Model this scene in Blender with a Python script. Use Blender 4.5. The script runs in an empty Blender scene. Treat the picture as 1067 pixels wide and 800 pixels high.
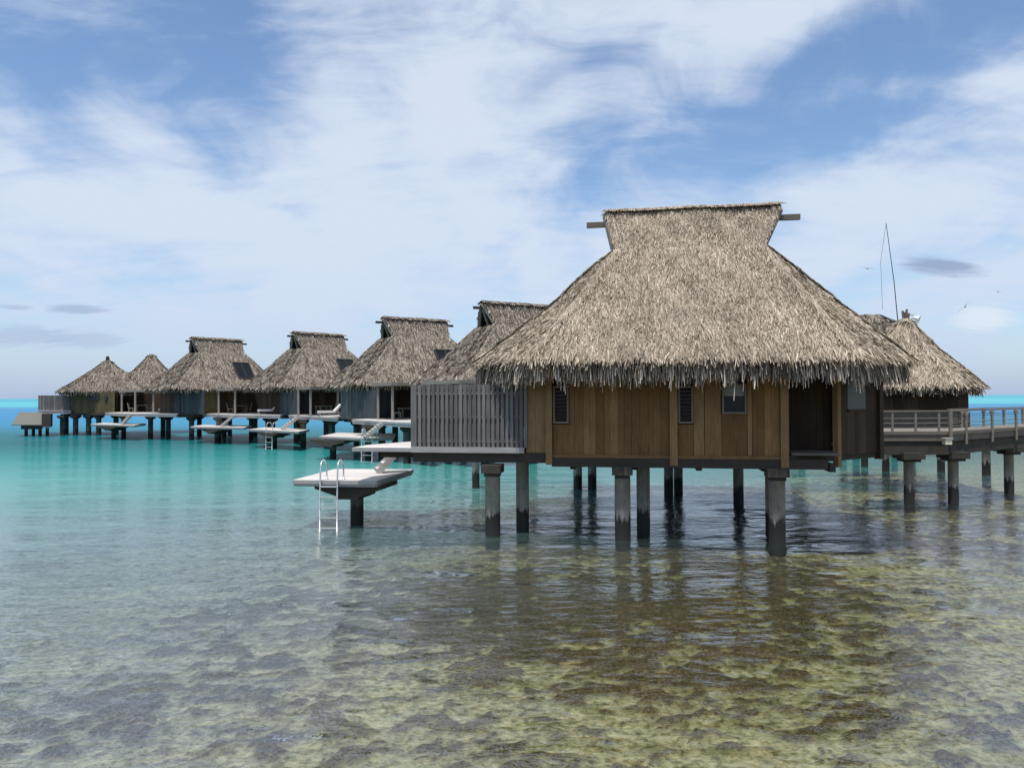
import bpy, math, random
import numpy as np
from mathutils import Matrix, Vector

random.seed(7)
RS = np.random.RandomState(11)
scene = bpy.context.scene
col = scene.collection
rad = math.radians
F = 800.0          # focal length of the photograph in pixels
EYE = 4.1          # eye height above the water

def W(px, D):                       # a spot in plan, from a bearing and a distance
    return ((px - 533.5) / F * D, D)
def HY(px): return 413.0 + (533.5 - px) * 0.0039
def Z(py, D, px=533.5): return EYE + (HY(px) - py) / F * D

# ------------------------------------------------------------------ materials
def newmat(name):
    m = bpy.data.materials.new(name); m.use_nodes = True
    nt = m.node_tree
    for n in list(nt.nodes): nt.nodes.remove(n)
    out = nt.nodes.new('ShaderNodeOutputMaterial')
    return m, nt, out
def N(nt, typ, **kw):
    n = nt.nodes.new(typ)
    for k, v in kw.items():
        if hasattr(n, k): setattr(n, k, v)
    return n
def setin(n, **kw):
    for k, v in kw.items(): n.inputs[k.replace('_', ' ')].default_value = v
def ramp(nt, fac, stops, interp='LINEAR'):
    r = nt.nodes.new('ShaderNodeValToRGB'); cr = r.color_ramp; cr.interpolation = interp
    while len(cr.elements) < len(stops): cr.elements.new(0.5)
    for e, (p, c) in zip(cr.elements, stops):
        e.position = p; e.color = (c[0], c[1], c[2], 1)
    nt.links.new(fac, r.inputs['Fac']); return r.outputs['Color']
def math_n(nt, op, a, b=None, clamp=False):
    n = nt.nodes.new('ShaderNodeMath'); n.operation = op; n.use_clamp = clamp
    for i, v in enumerate((a, b)):
        if v is None: continue
        if isinstance(v, (int, float)): n.inputs[i].default_value = v
        else: nt.links.new(v, n.inputs[i])
    return n.outputs[0]
def mixc(nt, fac, a, b, mode='MIX'):
    n = nt.nodes.new('ShaderNodeMix'); n.data_type = 'RGBA'; n.blend_type = mode
    for key, v in (('Factor', fac), ('A', a), ('B', b)):
        s = [i for i in n.inputs if i.name == key and i.enabled and (key == 'Factor' or i.type == 'RGBA')][0]
        if isinstance(v, (int, float)): s.default_value = v
        elif isinstance(v, (tuple, list)): s.default_value = (v[0], v[1], v[2], 1)
        else: nt.links.new(v, s)
    return [o for o in n.outputs if o.type == 'RGBA'][0]
def noise(nt, vec, scale, detail=4, rough=0.55, dist=0.0):
    n = nt.nodes.new('ShaderNodeTexNoise'); n.inputs['Scale'].default_value = scale
    n.inputs['Detail'].default_value = detail; n.inputs['Roughness'].default_value = rough
    n.inputs['Distortion'].default_value = dist
    if vec is not None: nt.links.new(vec, n.inputs['Vector'])
    return n.outputs['Fac']
def mapping(nt, vec, scale=(1, 1, 1), rot=(0, 0, 0), loc=(0, 0, 0)):
    n = nt.nodes.new('ShaderNodeMapping')
    n.inputs['Scale'].default_value = scale; n.inputs['Rotation'].default_value = rot; n.inputs['Location'].default_value = loc
    nt.links.new(vec, n.inputs['Vector']); return n.outputs['Vector']

def mat_thatch(name, stops, spec=0.15):
    m, nt, out = newmat(name)
    g = N(nt, 'ShaderNodeNewGeometry')
    tc = N(nt, 'ShaderNodeTexCoord')
    c = ramp(nt, g.outputs['Random Per Island'], stops)
    big = noise(nt, tc.outputs['Object'], 0.8, 4, 0.6)
    w = ramp(nt, big, [(0.3, (.70, .69, .68)), (0.7, (1.15, 1.13, 1.1))])
    c = mixc(nt, 1.0, c, w, 'MULTIPLY')
    b = N(nt, 'ShaderNodeBsdfPrincipled'); setin(b, Roughness=0.85)
    b.inputs['Specular IOR Level'].default_value = spec
    nt.links.new(c, b.inputs['Base Color']); nt.links.new(b.outputs[0], out.inputs[0]); return m

def mat_plain(name, c, rough=0.7, spec=0.3, var=0.25, scale=3.0, metal=0.0, stretch=(1, 1, 1), bump=0.0):
    m, nt, out = newmat(name)
    g = N(nt, 'ShaderNodeNewGeometry'); tc = N(nt, 'ShaderNodeTexCoord')
    v = mapping(nt, tc.outputs['Object'], stretch)
    n1 = noise(nt, v, scale, 6, 0.62)
    isl = math_n(nt, 'MULTIPLY', math_n(nt, 'SUBTRACT', g.outputs['Random Per Island'], 0.5), var * 0.9)
    f = math_n(nt, 'ADD', math_n(nt, 'ADD', math_n(nt, 'MULTIPLY', math_n(nt, 'SUBTRACT', n1, 0.5), var * 2.4), 1.0), isl)
    cm = N(nt, 'ShaderNodeVectorMath', operation='SCALE'); cm.inputs[0].default_value = c
    nt.links.new(f, cm.inputs['Scale'])
    b = N(nt, 'ShaderNodeBsdfPrincipled'); setin(b, Roughness=rough, Metallic=metal)
    b.inputs['Specular IOR Level'].default_value = spec
    nt.links.new(cm.outputs[0], b.inputs['Base Color'])
    if bump:
        bp = N(nt, 'ShaderNodeBump'); setin(bp, Strength=0.5, Distance=bump)
        nt.links.new(n1, bp.inputs['Height']); nt.links.new(bp.outputs[0], b.inputs['Normal'])
    nt.links.new(b.outputs[0], out.inputs[0]); return m

def mat_wood(name, stops, grain=1.0, rough=0.75):
    """boards: every board its own tone, vertical grain"""
    m, nt, out = newmat(name)
    g = N(nt, 'ShaderNodeNewGeometry'); tc = N(nt, 'ShaderNodeTexCoord')
    c = ramp(nt, g.outputs['Random Per Island'], stops)
    v = mapping(nt, tc.outputs['Object'], (14, 14, 0.9))
    gr = noise(nt, v, 2.0, 6, 0.6, 0.4)
    c = mixc(nt, 0.75 * grain, c, ramp(nt, gr, [(0.3, (.62, .58, .54)), (0.7, (1.2, 1.18, 1.14))]), 'MULTIPLY')
    v2 = mapping(nt, tc.outputs['Object'], (1.1, 1.1, 0.7))
    st = noise(nt, v2, 1.6, 5, 0.6)
    c = mixc(nt, 0.6, c, ramp(nt, st, [(0.35, (.7, .7, .72)), (0.65, (1.15, 1.12, 1.08))]), 'MULTIPLY')
    b = N(nt, 'ShaderNodeBsdfPrincipled'); setin(b, Roughness=rough); b.inputs['Specular IOR Level'].default_value = 0.25
    nt.links.new(c, b.inputs['Base Color']); nt.links.new(b.outputs[0], out.inputs[0]); return m

def mat_pile(name='pile_concrete', k=1.0):
    m, nt, out = newmat(name)
    g = N(nt, 'ShaderNodeNewGeometry')
    sx = N(nt, 'ShaderNodeSeparateXYZ'); nt.links.new(g.outputs['Position'], sx.inputs[0])
    n1 = noise(nt, g.outputs['Position'], 2.6, 6, 0.65)
    v2 = mapping(nt, g.outputs['Position'], (7, 7, .6)); n2 = noise(nt, v2, 1.5, 5, 0.6)
    base = ramp(nt, n1, [(0.3, (.20 * k, .19 * k, .175 * k)), (0.7, (.36 * k, .345 * k, .32 * k))])
    base = mixc(nt, 0.6, base, ramp(nt, n2, [(.35, (.6, .58, .54)), (.65, (1.1, 1.1, 1.1))]), 'MULTIPLY')
    zz = math_n(nt, 'ADD', sx.outputs['Z'], math_n(nt, 'MULTIPLY', math_n(nt, 'SUBTRACT', n1, 0.5), 0.5))
    zz = math_n(nt, 'ADD', zz, math_n(nt, 'MULTIPLY', math_n(nt, 'SUBTRACT', n2, 0.5), 0.9))
    t = math_n(nt, 'DIVIDE', math_n(nt, 'SUBTRACT', zz, 0.58), 0.16, True)
    c = mixc(nt, t, (.012, .012, .011), base)
    b = N(nt, 'ShaderNodeBsdfPrincipled'); setin(b, Roughness=0.8)
    nt.links.new(c, b.inputs['Base Color']); nt.links.new(b.outputs[0], out.inputs[0]); return m

def mat_glass(name, c=(.012, .014, .016)):
    m, nt, out = newmat(name)
    b = N(nt, 'ShaderNodeBsdfPrincipled'); setin(b, Roughness=0.08); b.inputs['Base Color'].default_value = (*c, 1); b.inputs['Specular IOR Level'].default_value = .25
    tc = N(nt, 'ShaderNodeTexCoord'); n = noise(nt, tc.outputs['Object'], 1.5, 2)
    bp = N(nt, 'ShaderNodeBump'); setin(bp, Strength=0.1, Distance=0.02)
    nt.links.new(n, bp.inputs['Height']); nt.links.new(bp.outputs[0], b.inputs['Normal'])
    nt.links.new(b.outputs[0], out.inputs[0]); return m

M_THATCH = mat_thatch('thatch_straw', [(0, (.145, .112, .08)), (.15, (.28, .227, .17)), (.5, (.435, .364, .28)), (.8, (.56, .482, .385)), (1, (.70, .62, .515))])
M_THATCH_OLD = mat_thatch('weathered_thatch', [(0, (.075, .06, .045)), (.2, (.16, .135, .107)), (.5, (.27, .23, .185)), (.8, (.39, .34, .28)), (1, (.55, .49, .42))])
M_FRINGE = mat_thatch('thatch_fringe', [(0, (.06, .046, .034)), (.3, (.20, .16, .122)), (.6, (.42, .355, .285)), (.85, (.64, .56, .46)), (1, (.78, .70, .60))])
M_UNDER = mat_plain('thatch_underlay', (.045, .034, .025), 0.95, 0.05, 0.4, 6)
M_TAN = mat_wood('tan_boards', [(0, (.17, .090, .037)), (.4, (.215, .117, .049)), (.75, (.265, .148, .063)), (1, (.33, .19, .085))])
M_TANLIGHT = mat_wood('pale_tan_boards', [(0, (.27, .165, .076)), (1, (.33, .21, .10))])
M_DARKWOOD = mat_wood('dark_boards', [(0, (.032, .019, .011)), (.6, (.055, .034, .02)), (1, (.085, .053, .032))])
M_OLIVE = mat_wood('olive_boards', [(0, (.10, .082, .04)), (1, (.16, .13, .066))])
M_BEAM = mat_plain('dark_beam', (.055, .046, .037), 0.85, 0.2, 0.35, 3, stretch=(1, 1, 3))
M_TEAL = mat_wood('slate_teal_boards', [(0, (.045, .058, .066)), (.5, (.06, .076, .085)), (1, (.085, .102, .11))], 0.6)
M_SCREEN = mat_wood('grey_weathered_slats', [(0, (.125, .122, .126)), (.5, (.175, .172, .176)), (1, (.235, .23, .232))], 0.8)
M_POST = mat_plain('grey_post', (.24, .215, .185), 0.8, 0.2, 0.3, 4)
M_DECK = mat_plain('pale_deck_boards', (.62, .575, .53), 0.7, 0.3, 0.22, 2.2, stretch=(1, 8, 1))
M_FASCIA = mat_plain('grey_fascia', (.36, .345, .33), 0.75, 0.2, 0.3, 2, stretch=(1, 1, 5))
M_BROWNWOOD = mat_plain('brown_grey_wood', (.16, .135, .11), 0.8, 0.2, 0.3, 3)  # brown-grey timber, its own colour
M_STEEL = mat_plain('stainless_steel', (.62, .62, .60), 0.35, 0.5, 0.1, 4, metal=0.6)
M_WHITE = mat_plain('white_cushion', (.78, .77, .74), 0.9, 0.2, 0.08, 3)
M_PILE = mat_pile(); M_PILEDARK = mat_pile('shaded_pile_concrete', .38)  # second one is darker: deck shade put into the concrete colour
M_CAP = mat_plain('cap_concrete', (.06, .055, .046), 0.9, 0.2, 0.5, 2.2, bump=0.02)
M_GLASS = mat_glass('dark_window_glass')
M_BLIND = mat_plain('pale_blind', (.36, .36, .35), 0.8, 0.1, 0.1, 2)
M_CURTAIN = mat_plain('frosted_pane', (.065, .068, .072), 0.4, 0.4, 0.15, 1.5)
M_FRAME = mat_plain('window_frame_wood', (.20, .165, .125), 0.7, 0.2, 0.2, 5)
M_RAIL = mat_plain('weathered_rail_wood', (.40, .375, .34), 0.8, 0.2, 0.3, 5)
M_BWRAIL = mat_plain('old_grey_timber', (.215, .19, .16), 0.8, 0.2, 0.35, 5)
M_BLACK = mat_plain('dark_metal', (.03, .03, .032), 0.5, 0.4, 0.1, 5)
M_BIRD = mat_plain('dark_feather', (.05, .05, .055), 0.8, 0.2, 0.2, 6)
M_SHEDROOF = mat_plain('pale_olive_boards', (.165, .162, .135), 0.85, 0.2, 0.12, 2, stretch=(1, 6, 1))
M_LAMP = mat_plain('cream_lamp_glass', (.80, .75, .55), 0.4, 0.4, 0.05, 3)

# ------------------------------------------------------------------ mesh builder
FRAME = {}                           # object -> (x, y, z, rotz) of the thing it belongs to
class MB:
    def __init__(s): s.v = []; s.f = []
    def add(s, vs, fs):
        o = len(s.v); s.v += [tuple(p) for p in vs]; s.f += [tuple(i + o for i in f) for f in fs]; return s
    def box(s, c, size, rz=0.0, bev=0.0):
        hx, hy, hz = size[0] / 2, size[1] / 2, size[2] / 2
        cs, sn = math.cos(rz), math.sin(rz); vs = []
        for z in (-hz, hz):
            for x, y in ((-hx, -hy), (hx, -hy), (hx, hy), (-hx, hy)):
                vs.append((c[0] + x * cs - y * sn, c[1] + x * sn + y * cs, c[2] + z))
        return s.add(vs, [(3, 2, 1, 0), (4, 5, 6, 7), (0, 1, 5, 4), (1, 2, 6, 5), (2, 3, 7, 6), (3, 0, 4, 7)])
    def beam(s, p0, p1, w, h, up=(0, 0, 1)):
        a, b = Vector(p0), Vector(p1); d = (b - a).normalized(); u = Vector(up)
        if abs(d.dot(u)) > 0.98: u = Vector((0, 1, 0))
        sd = d.cross(u).normalized(); u = sd.cross(d).normalized()
        vs = []
        for p in (a, b):
            for i, j in ((-1, -1), (1, -1), (1, 1), (-1, 1)): vs.append(p + sd * (i * w / 2) + u * (j * h / 2))
        return s.add(vs, [(0, 1, 2, 3), (7, 6, 5, 4), (0, 4, 5, 1), (1, 5, 6, 2), (2, 6, 7, 3), (3, 7, 4, 0)])
    def tube(s, pts, r, n=8, r1=None):
        P = [Vector(p) for p in pts]; rings = []; o = len(s.v); k = len(P)
        for i, p in enumerate(P):
            d = (P[min(i + 1, k - 1)] - P[max(i - 1, 0)]).normalized()
            u = Vector((0, 0, 1)) if abs(d.z) < 0.95 else Vector((1, 0, 0))
            a = d.cross(u).normalized(); b = d.cross(a).normalized()
            rr = r if r1 is None else r + (r1 - r) * i / (k - 1)
            for j in range(n):
                t = 2 * math.pi * j / n; s.v.append(tuple(p + a * (rr * math.cos(t)) + b * (rr * math.sin(t))))
        for i in range(k - 1):
            for j in range(n):
                q = (j + 1) % n
                s.f.append((o + i * n + j, o + i * n + q, o + (i + 1) * n + q, o + (i + 1) * n + j))
        s.f.append(tuple(o + j for j in range(n))); s.f.append(tuple(o + (k - 1) * n + j for j in reversed(range(n))))
        return s
    def prism(s, poly, z0, z1):
        n = len(poly)
        vs = [(x, y, z0) for x, y in poly] + [(x, y, z1) for x, y in poly]
        fs = [tuple(reversed(range(n))), tuple(range(n, 2 * n))]
        fs += [(i, (i + 1) % n, n + (i + 1) % n, n + i) for i in range(n)]
        return s.add(vs, fs)
    def build(s, name, mat, parent=None, world=True, smooth=False):
        return mesh_obj(name, s.v, s.f, [mat], parent, world, smooth)

def to_local(vs, fr):
    x, y, z, r = fr; a = np.asarray(vs, dtype=np.float64) - (x, y, z); c, s_ = math.cos(-r), math.sin(-r)
    out = a.copy(); out[:, 0] = a[:, 0] * c - a[:, 1] * s_; out[:, 1] = a[:, 0] * s_ + a[:, 1] * c
    return out
def mesh_obj(name, vs, fs, mats, parent=None, world=True, smooth=False, mat_idx=None):
    vs = np.asarray(vs, dtype=np.float64)
    if parent is not None:
        fr = FRAME[parent.name]
        if world: vs = to_local(vs, fr)
    me = bpy.data.meshes.new(name)
    if isinstance(fs, np.ndarray):
        nf, k = fs.shape
        me.vertices.add(len(vs)); me.vertices.foreach_set('co', vs.astype(np.float32).ravel())
        me.loops.add(nf * k); me.loops.foreach_set('vertex_index', fs.astype(np.int32).ravel())
        me.polygons.add(nf); me.polygons.foreach_set('loop_start', np.arange(0, nf * k, k, dtype=np.int32))
        me.polygons.foreach_set('loop_total', np.full(nf, k, dtype=np.int32))
        me.update(calc_edges=True)
    else:
        me.from_pydata([tuple(v) for v in vs], [], fs)
    for m in mats: me.materials.append(m)
    if mat_idx is not None: me.polygons.foreach_set('material_index', np.asarray(mat_idx, dtype=np.int32))
    if smooth: me.polygons.foreach_set('use_smooth', np.ones(len(me.polygons), dtype=bool))
    me.update()
    o = bpy.data.objects.new(name, me); col.objects.link(o)
    if parent is not None:
        o.parent = parent; FRAME[o.name] = FRAME[parent.name]
    else: FRAME[o.name] = (0, 0, 0, 0)
    return o

def thing(name, label, cat, loc, rz=0.0, group=None):
    o = bpy.data.objects.new(name, None); col.objects.link(o); o.empty_display_size = 0.3
    o.location = loc; o.rotation_euler = (0, 0, rz); o['label'] = label; o['category'] = cat
    if group: o['group'] = group
    FRAME[o.name] = (loc[0], loc[1], loc[2], rz); return o
def copy_thing(root, loc, rz, label):
    r = root.copy(); col.objects.link(r); r.location = loc; r.rotation_euler = (0, 0, rz); r['label'] = label
    for ch in [c for c in col.objects if c.parent == root]:
        c = ch.copy(); col.objects.link(c); c.parent = r
        for g in [q for q in col.objects if q.parent == ch]:
            d = g.copy(); col.objects.link(d); d.parent = c
    return r
def structure(o): o['kind'] = 'structure'; return o

# ------------------------------------------------------------------ thatch
def quad_strip_tris(ringA, ringB):
    n = len(ringA); t = []
    for i in range(n):
        j = (i + 1) % n
        t.append((ringA[i], ringB[i], ringB[j])); t.append((ringA[i], ringB[j], ringA[j]))
    return t
def blades(tris, density, L, Wd, rng, tilt=0.2, lift=0.045, jit=0.35, wav=0.03):
    T = np.array([[np.array(p, float) for p in t] for t in tris])
    e1 = T[:, 1] - T[:, 0]; e2 = T[:, 2] - T[:, 0]
    cr = np.cross(e1, e2); area = np.linalg.norm(cr, axis=1) / 2
    ok = area > 1e-5; T, e1, e2, cr, area = T[ok], e1[ok], e2[ok], cr[ok], area[ok]
    n = int(area.sum() * density)
    k = rng.choice(len(T), n, p=area / area.sum())
    a, b = rng.rand(n), rng.rand(n); fl = a + b > 1; a[fl] = 1 - a[fl]; b[fl] = 1 - b[fl]
    P = T[k, 0] + e1[k] * a[:, None] + e2[k] * b[:, None]
    nn = cr[k] / np.linalg.norm(cr[k], axis=1)[:, None]
    nn[nn[:, 2] < 0] *= -1
    dn = np.array([0, 0, -1.0]) - nn * (-nn[:, 2:3])
    ln = np.linalg.norm(dn, axis=1)[:, None]; dn = np.where(ln > 0.05, dn / np.maximum(ln, 1e-6), [[0, -1.0, 0]])
    sd = np.cross(nn, dn)
    ang = rng.randn(n)[:, None] * tilt
    d = dn * np.cos(ang) + sd * np.sin(ang); s2 = np.cross(nn, d)
    LL = (L * (1 + jit * rng.randn(n)).clip(0.45, 1.9))[:, None]; WW = (Wd * (1 + 0.4 * rng.randn(n)).clip(0.4, 2))[:, None]
    und = (np.sin(P[:, 0] * 2.1 + P[:, 2] * 1.3) * np.sin(P[:, 1] * 1.7 + 1) + np.sin(P[:, 0] * 5.3 + P[:, 2] * 4.1) * 0.4 + 1.6) * wav
    h0 = und[:, None] + (0.01 + 0.03 * rng.rand(n))[:, None]
    h1 = und[:, None] + (lift * (0.3 + 1.2 * rng.rand(n)))[:, None]
    roll = rng.randn(n)[:, None] * 0.35 * WW
    p0 = P + nn * h0; p1 = P + d * LL + nn * h1
    v = np.stack([p0 - s2 * WW * .5 + nn * roll * .5, p0 + s2 * WW * .5 - nn * roll * .5, p1 + s2 * WW * .28 - nn * roll, p1 - s2 * WW * .28 + nn * roll], 1).reshape(-1, 3)
    f = np.arange(4 * n).reshape(n, 4)
    return v, f
def fringe(poly, zs, per_m, L, Wd, rng, cen, out=0.15, inset=0.5):
    vs = []
    m = len(poly)
    for i in range(m):
        p, q = np.array(poly[i], float), np.array(poly[(i + 1) % m], float)
        ln = np.linalg.norm(q - p); n = int(ln * per_m)
        if n == 0: continue
        t = rng.rand(n)[:, None]; base = p + (q - p) * t
        e = (q - p) / ln; o = np.array([e[1], -e[0]])
        if np.dot(o, (p + q) / 2 - np.array(cen)) < 0: o = -o
        dep = (rng.rand(n) ** 1.4)[:, None] * inset
        b = base - o * dep
        z0 = zs + 0.10 * rng.randn(n)[:, None] * .6 + dep * 0.55
        cl_ = np.sin(t[:, 0] * ln * 7.1 + i) * np.sin(t[:, 0] * ln * 2.7 + 2 * i) * .10 + np.sin(t[:, 0] * ln * 19.0) * .05
        LL = (L * (0.72 + 0.30 * rng.rand(n) + cl_))[:, None] * (1 + 0.12 * rng.randn(n))[:, None]
        oo = out * (0.2 + rng.rand(n))[:, None]; sw = 0.06 * rng.randn(n)[:, None]
        ww = (Wd * (0.5 + rng.rand(n)))[:, None]; tw = rng.randn(n)[:, None] * 0.6
        wd = e * np.cos(tw) + o * np.sin(tw)
        top = np.hstack([b, z0]); bot = np.hstack([b + o * oo + e * sw, z0 - LL])
        w3 = np.hstack([wd * ww / 2, np.zeros((n, 1))])
        vs.append(np.stack([top - w3, top + w3, bot + w3 * .55, bot - w3 * .55], 1).reshape(-1, 3))
    v = np.concatenate(vs); return v, np.arange(len(v)).reshape(-1, 4)

def octagon(hx, hy, cx, cy):
    return [(-hx + cx, -hy), (hx - cx, -hy), (hx, -hy + cy), (hx, hy - cy), (hx - cx, hy), (-hx + cx, hy), (-hx, hy - cy), (-hx, -hy + cy)]

def thatch_mesh(name, levels, eave_poly, eave_z, dens, L, Wd, fr_per_m, fr_L, fr_W, parent, mat, ridge=None, rng=RS, back_low=True, apex=None, drop=0.42):
    """levels: list of (poly, z) from eave up, same point count; ridge: (x0,x1,z,hy) gable cap"""
    rings = [[(x, y, z) for x, y in p] for p, z in levels]
    tris = []
    for a, b in zip(rings[:-1], rings[1:]): tris += quad_strip_tris(a, b)
    base = MB(); n = len(rings[0])
    for rg in rings: base.v += rg
    for k in range(len(rings) - 1):
        for i in range(n):
            j = (i + 1) % n; base.f.append((k * n + i, k * n + j, (k + 1) * n + j, (k + 1) * n + i))
    if apex: # cone tip
        base.v.append(apex); ti = len(base.v) - 1; k = len(rings) - 1
        for i in range(n):
            j = (i + 1) % n; base.f.append((k * n + i, k * n + j, ti)); tris.append((rings[-1][i], rings[-1][j], apex))
    else:
        base.f.append(tuple((len(rings) - 1) * n + i for i in range(n)))
    # eave band and soffit
    o = len(base.v); base.v += [(x * .985, y * .98, eave_z - drop) for x, y in eave_poly]
    for i in range(n): base.f.append((i, o + i, o + (i + 1) % n, (i + 1) % n))
    base.f.append(tuple(o + i for i in range(n)))
    cap_tris = []; cap_in = []
    if ridge:
        bx0, bx1, rx0, rx1, zb, zr, hb = ridge
        th = 0.16
        for sgn in (-1, 1):
            A0, A1 = (bx0, sgn * hb, zb), (bx1, sgn * hb, zb)
            M0, M1 = (bx0 * .45 + rx0 * .55, sgn * hb * .52, zb + (zr - zb) * .5), (bx1 * .45 + rx1 * .55, sgn * hb * .52, zb + (zr - zb) * .5)
            B0, B1 = (rx0, sgn * 0.10, zr - .03), (rx1, sgn * 0.10, zr - .03)
            for q in ((A0, A1, M1, M0), (M0, M1, B1, B0)):
                cap_tris += [(q[0], q[1], q[2]), (q[0], q[2], q[3])]
                q2 = []
                for p_, e_ in zip(q, (1, -1, -1, 1)): q2.append((p_[0] + e_ * Wd * 1.2, p_[1], p_[2]))
                cap_in += [(q2[0], q2[1], q2[2]), (q2[0], q2[2], q2[3])]
            ins = [(p[0], p[1] - sgn * th, p[2] - th * .6) for p in (A0, A1, M1, B1, B0, M0)]
            outp = [A0, A1, M1, B1, B0, M0]
            k = len(base.v); base.v += outp + ins
            base.f += [(k, k + 1, k + 2, k + 5), (k + 5, k + 2, k + 3, k + 4), (k + 6, k + 7, k + 8, k + 11), (k + 11, k + 8, k + 9, k + 10)]
            for i in range(6): j = (i + 1) % 6; base.f.append((k + i, k + j, k + 6 + j, k + 6 + i))
        top = [((rx0, 0, zr + .04), (rx1, 0, zr + .04), (rx1, .16, zr - .02)), ((rx0, 0, zr + .04), (rx1, .16, zr - .02), (rx0, .16, zr - .02)), ((rx0, -.16, zr - .02), (rx1, -.16, zr - .02), (rx1, 0, zr + .04)), ((rx0, -.16, zr - .02), (rx1, 0, zr + .04), (rx0, 0, zr + .04))]
        k = len(base.v); base.v += [(rx0, -.1, zr - .03), (rx1, -.1, zr - .03), (rx1, 0, zr + .03), (rx0, 0, zr + .03), (rx1, .1, zr - .03), (rx0, .1, zr - .03)]
        base.f += [(k, k + 1, k + 2, k + 3), (k + 3, k + 2, k + 4, k + 5)]
    V, Fq = blades(tris, dens, L, Wd, rng)
    parts = [(V, Fq, 1)]
    hip = []; rr_ = rings + ([[apex] * n] if apex else [])
    for a_, b_ in zip(rr_[:-1], rr_[1:]):
        for i in range(n):
            A, B = Vector(a_[i]), Vector(b_[i]); t = (Vector(a_[(i + 1) % n]) - Vector(a_[i - 1])).normalized() * .11
            o_ = Vector((A.x, A.y, 0)).normalized() * .03 + Vector((0, 0, .03))
            q = [A - t + o_, A + t + o_, B + t * .8 + o_, B - t * .8 + o_]
            hip += [(q[0], q[1], q[2]), (q[0], q[2], q[3])]
    VH, FH = blades(hip, dens * 1.6, L, Wd, rng, lift=.03); parts.append((VH, FH, 1))
    if cap_tris:
        # ends of the cap: keep the strands inside the prow outline
        V2, F2 = blades(cap_in, dens * 1.15, L * .9, Wd, rng, tilt=0.16)
        parts.append((V2, F2, 1))
        # ridge bundle lying along and over the ridge
        V3, F3 = blades(top, dens * 3, L * .9, Wd, rng, tilt=.35, lift=0.01, wav=.012)
        parts.append((V3, F3, 1))
    V4, F4 = fringe(eave_poly, eave_z + .02, fr_per_m, fr_L, fr_W, rng, (0, 0), inset=0.45)
    parts.append((V4, F4, 2))
    V5, F5 = fringe(eave_poly, eave_z + .10, int(fr_per_m * .45), fr_L * .5, fr_W, rng, (0, 0), out=.30, inset=0.30)
    parts.append((V5, F5, 1))
    bv = np.array(base.v)
    # everything as one mesh: triangles/quads/ngons of the shell first
    vs = [bv]; off = len(bv); faces = list(base.f); idx = [0] * len(faces)
    for V_, F_, mi in parts:
        vs.append(V_); faces_arr = (F_ + off); off += len(V_)
        faces += [tuple(r) for r in faces_arr.tolist()]; idx += [mi] * len(F_)
    return mesh_obj(name, np.concatenate(vs), faces, [M_UNDER, mat, M_FRINGE], parent, False, False, idx)

# ------------------------------------------------------------------ small kits
def boards(m, p0, p1, z0, z1, w=0.19, th=0.03, gap=0.006, out=0.0, rng=random):
    """upright boards from plan point p0 to p1"""
    a, b = Vector((p0[0], p0[1])), Vector((p1[0], p1[1])); d = b - a; ln = d.length; d.normalize(); nrm = Vector((d.y, -d.x))
    n = max(1, round(ln / w)); cuts = [0.0]
    for i in range(1, n): cuts.append(ln * i / n + rng.uniform(-.25, .25) * w)
    cuts.append(ln)
    for i in range(n):
        s0, s1 = cuts[i] + gap / 2, cuts[i + 1] - gap / 2
        c = a + d * ((s0 + s1) / 2) + nrm * (out + rng.uniform(-.002, .002))
        m.box((c.x, c.y, (z0 + z1) / 2), (s1 - s0, th, z1 - z0), math.atan2(d.y, d.x))
    return m
def strip(m, p0, p1, z0, z1, th=0.05, out=0.0):
    a, b = Vector((p0[0], p0[1])), Vector((p1[0], p1[1])); d = (b - a); ln = d.length; d.normalize(); nrm = Vector((d.y, -d.x))
    c = (a + b) / 2 + nrm * out
    return m.box((c.x, c.y, (z0 + z1) / 2), (ln, th, z1 - z0), math.atan2(d.y, d.x))
def pile(parent, x, y, ztop, r=0.22, cap=True, world=True, capw=0.62, zb=-1.5, caprot=0.0, mat=None):
    m = MB(); m.tube([(x, y, zb), (x, y, 0.4), (x, y, ztop - (0.0 if not cap else .34))], r, 18)
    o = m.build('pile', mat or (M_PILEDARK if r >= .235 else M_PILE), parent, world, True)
    if cap:
        c = MB(); h = capw / 2
        c.box((x, y, ztop - .12), (capw, capw * 1.1, .24), caprot)
        c.box((x, y, ztop - .29), (capw * .74, capw * .8, .1), caprot)
        c.build('pile_cap', M_CAP, o, world)
    return o
def screen(parent, p0, p1, z0, z1, pitch, sw, mat, world=True, rails=3, name='privacy_screen', gapless=False):
    m = MB(); a, b = Vector((p0[0], p0[1])), Vector((p1[0], p1[1])); d = b - a; ln = d.length; d.normalize(); nrm = Vector((d.y, -d.x))
    rz = math.atan2(d.y, d.x); n = int(ln / pitch)
    for i in range(n):
        c = a + d * ((i + .5) * ln / n) + nrm * .035
        h = z1 + random.uniform(-.012, .012)
        m.box((c.x, c.y, (z0 + h) / 2), (sw * random.uniform(.96, 1.03), .028, h - z0), rz)
        if True:
            c = a + d * (min((i + 1) * ln / n, ln - .05)) - nrm * .036
            m.box((c.x, c.y, (z0 + h) / 2), (sw, .028, h - z0 - .02), rz)
    for k in range(rails):
        z = z0 + (z1 - z0) * (0.10 + 0.76 * k / max(1, rails - 1)); c = (a + b) / 2
        m.box((c.x, c.y, z), (ln, .04, .085), rz)
    return m.build(name, mat, parent, world)
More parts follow.
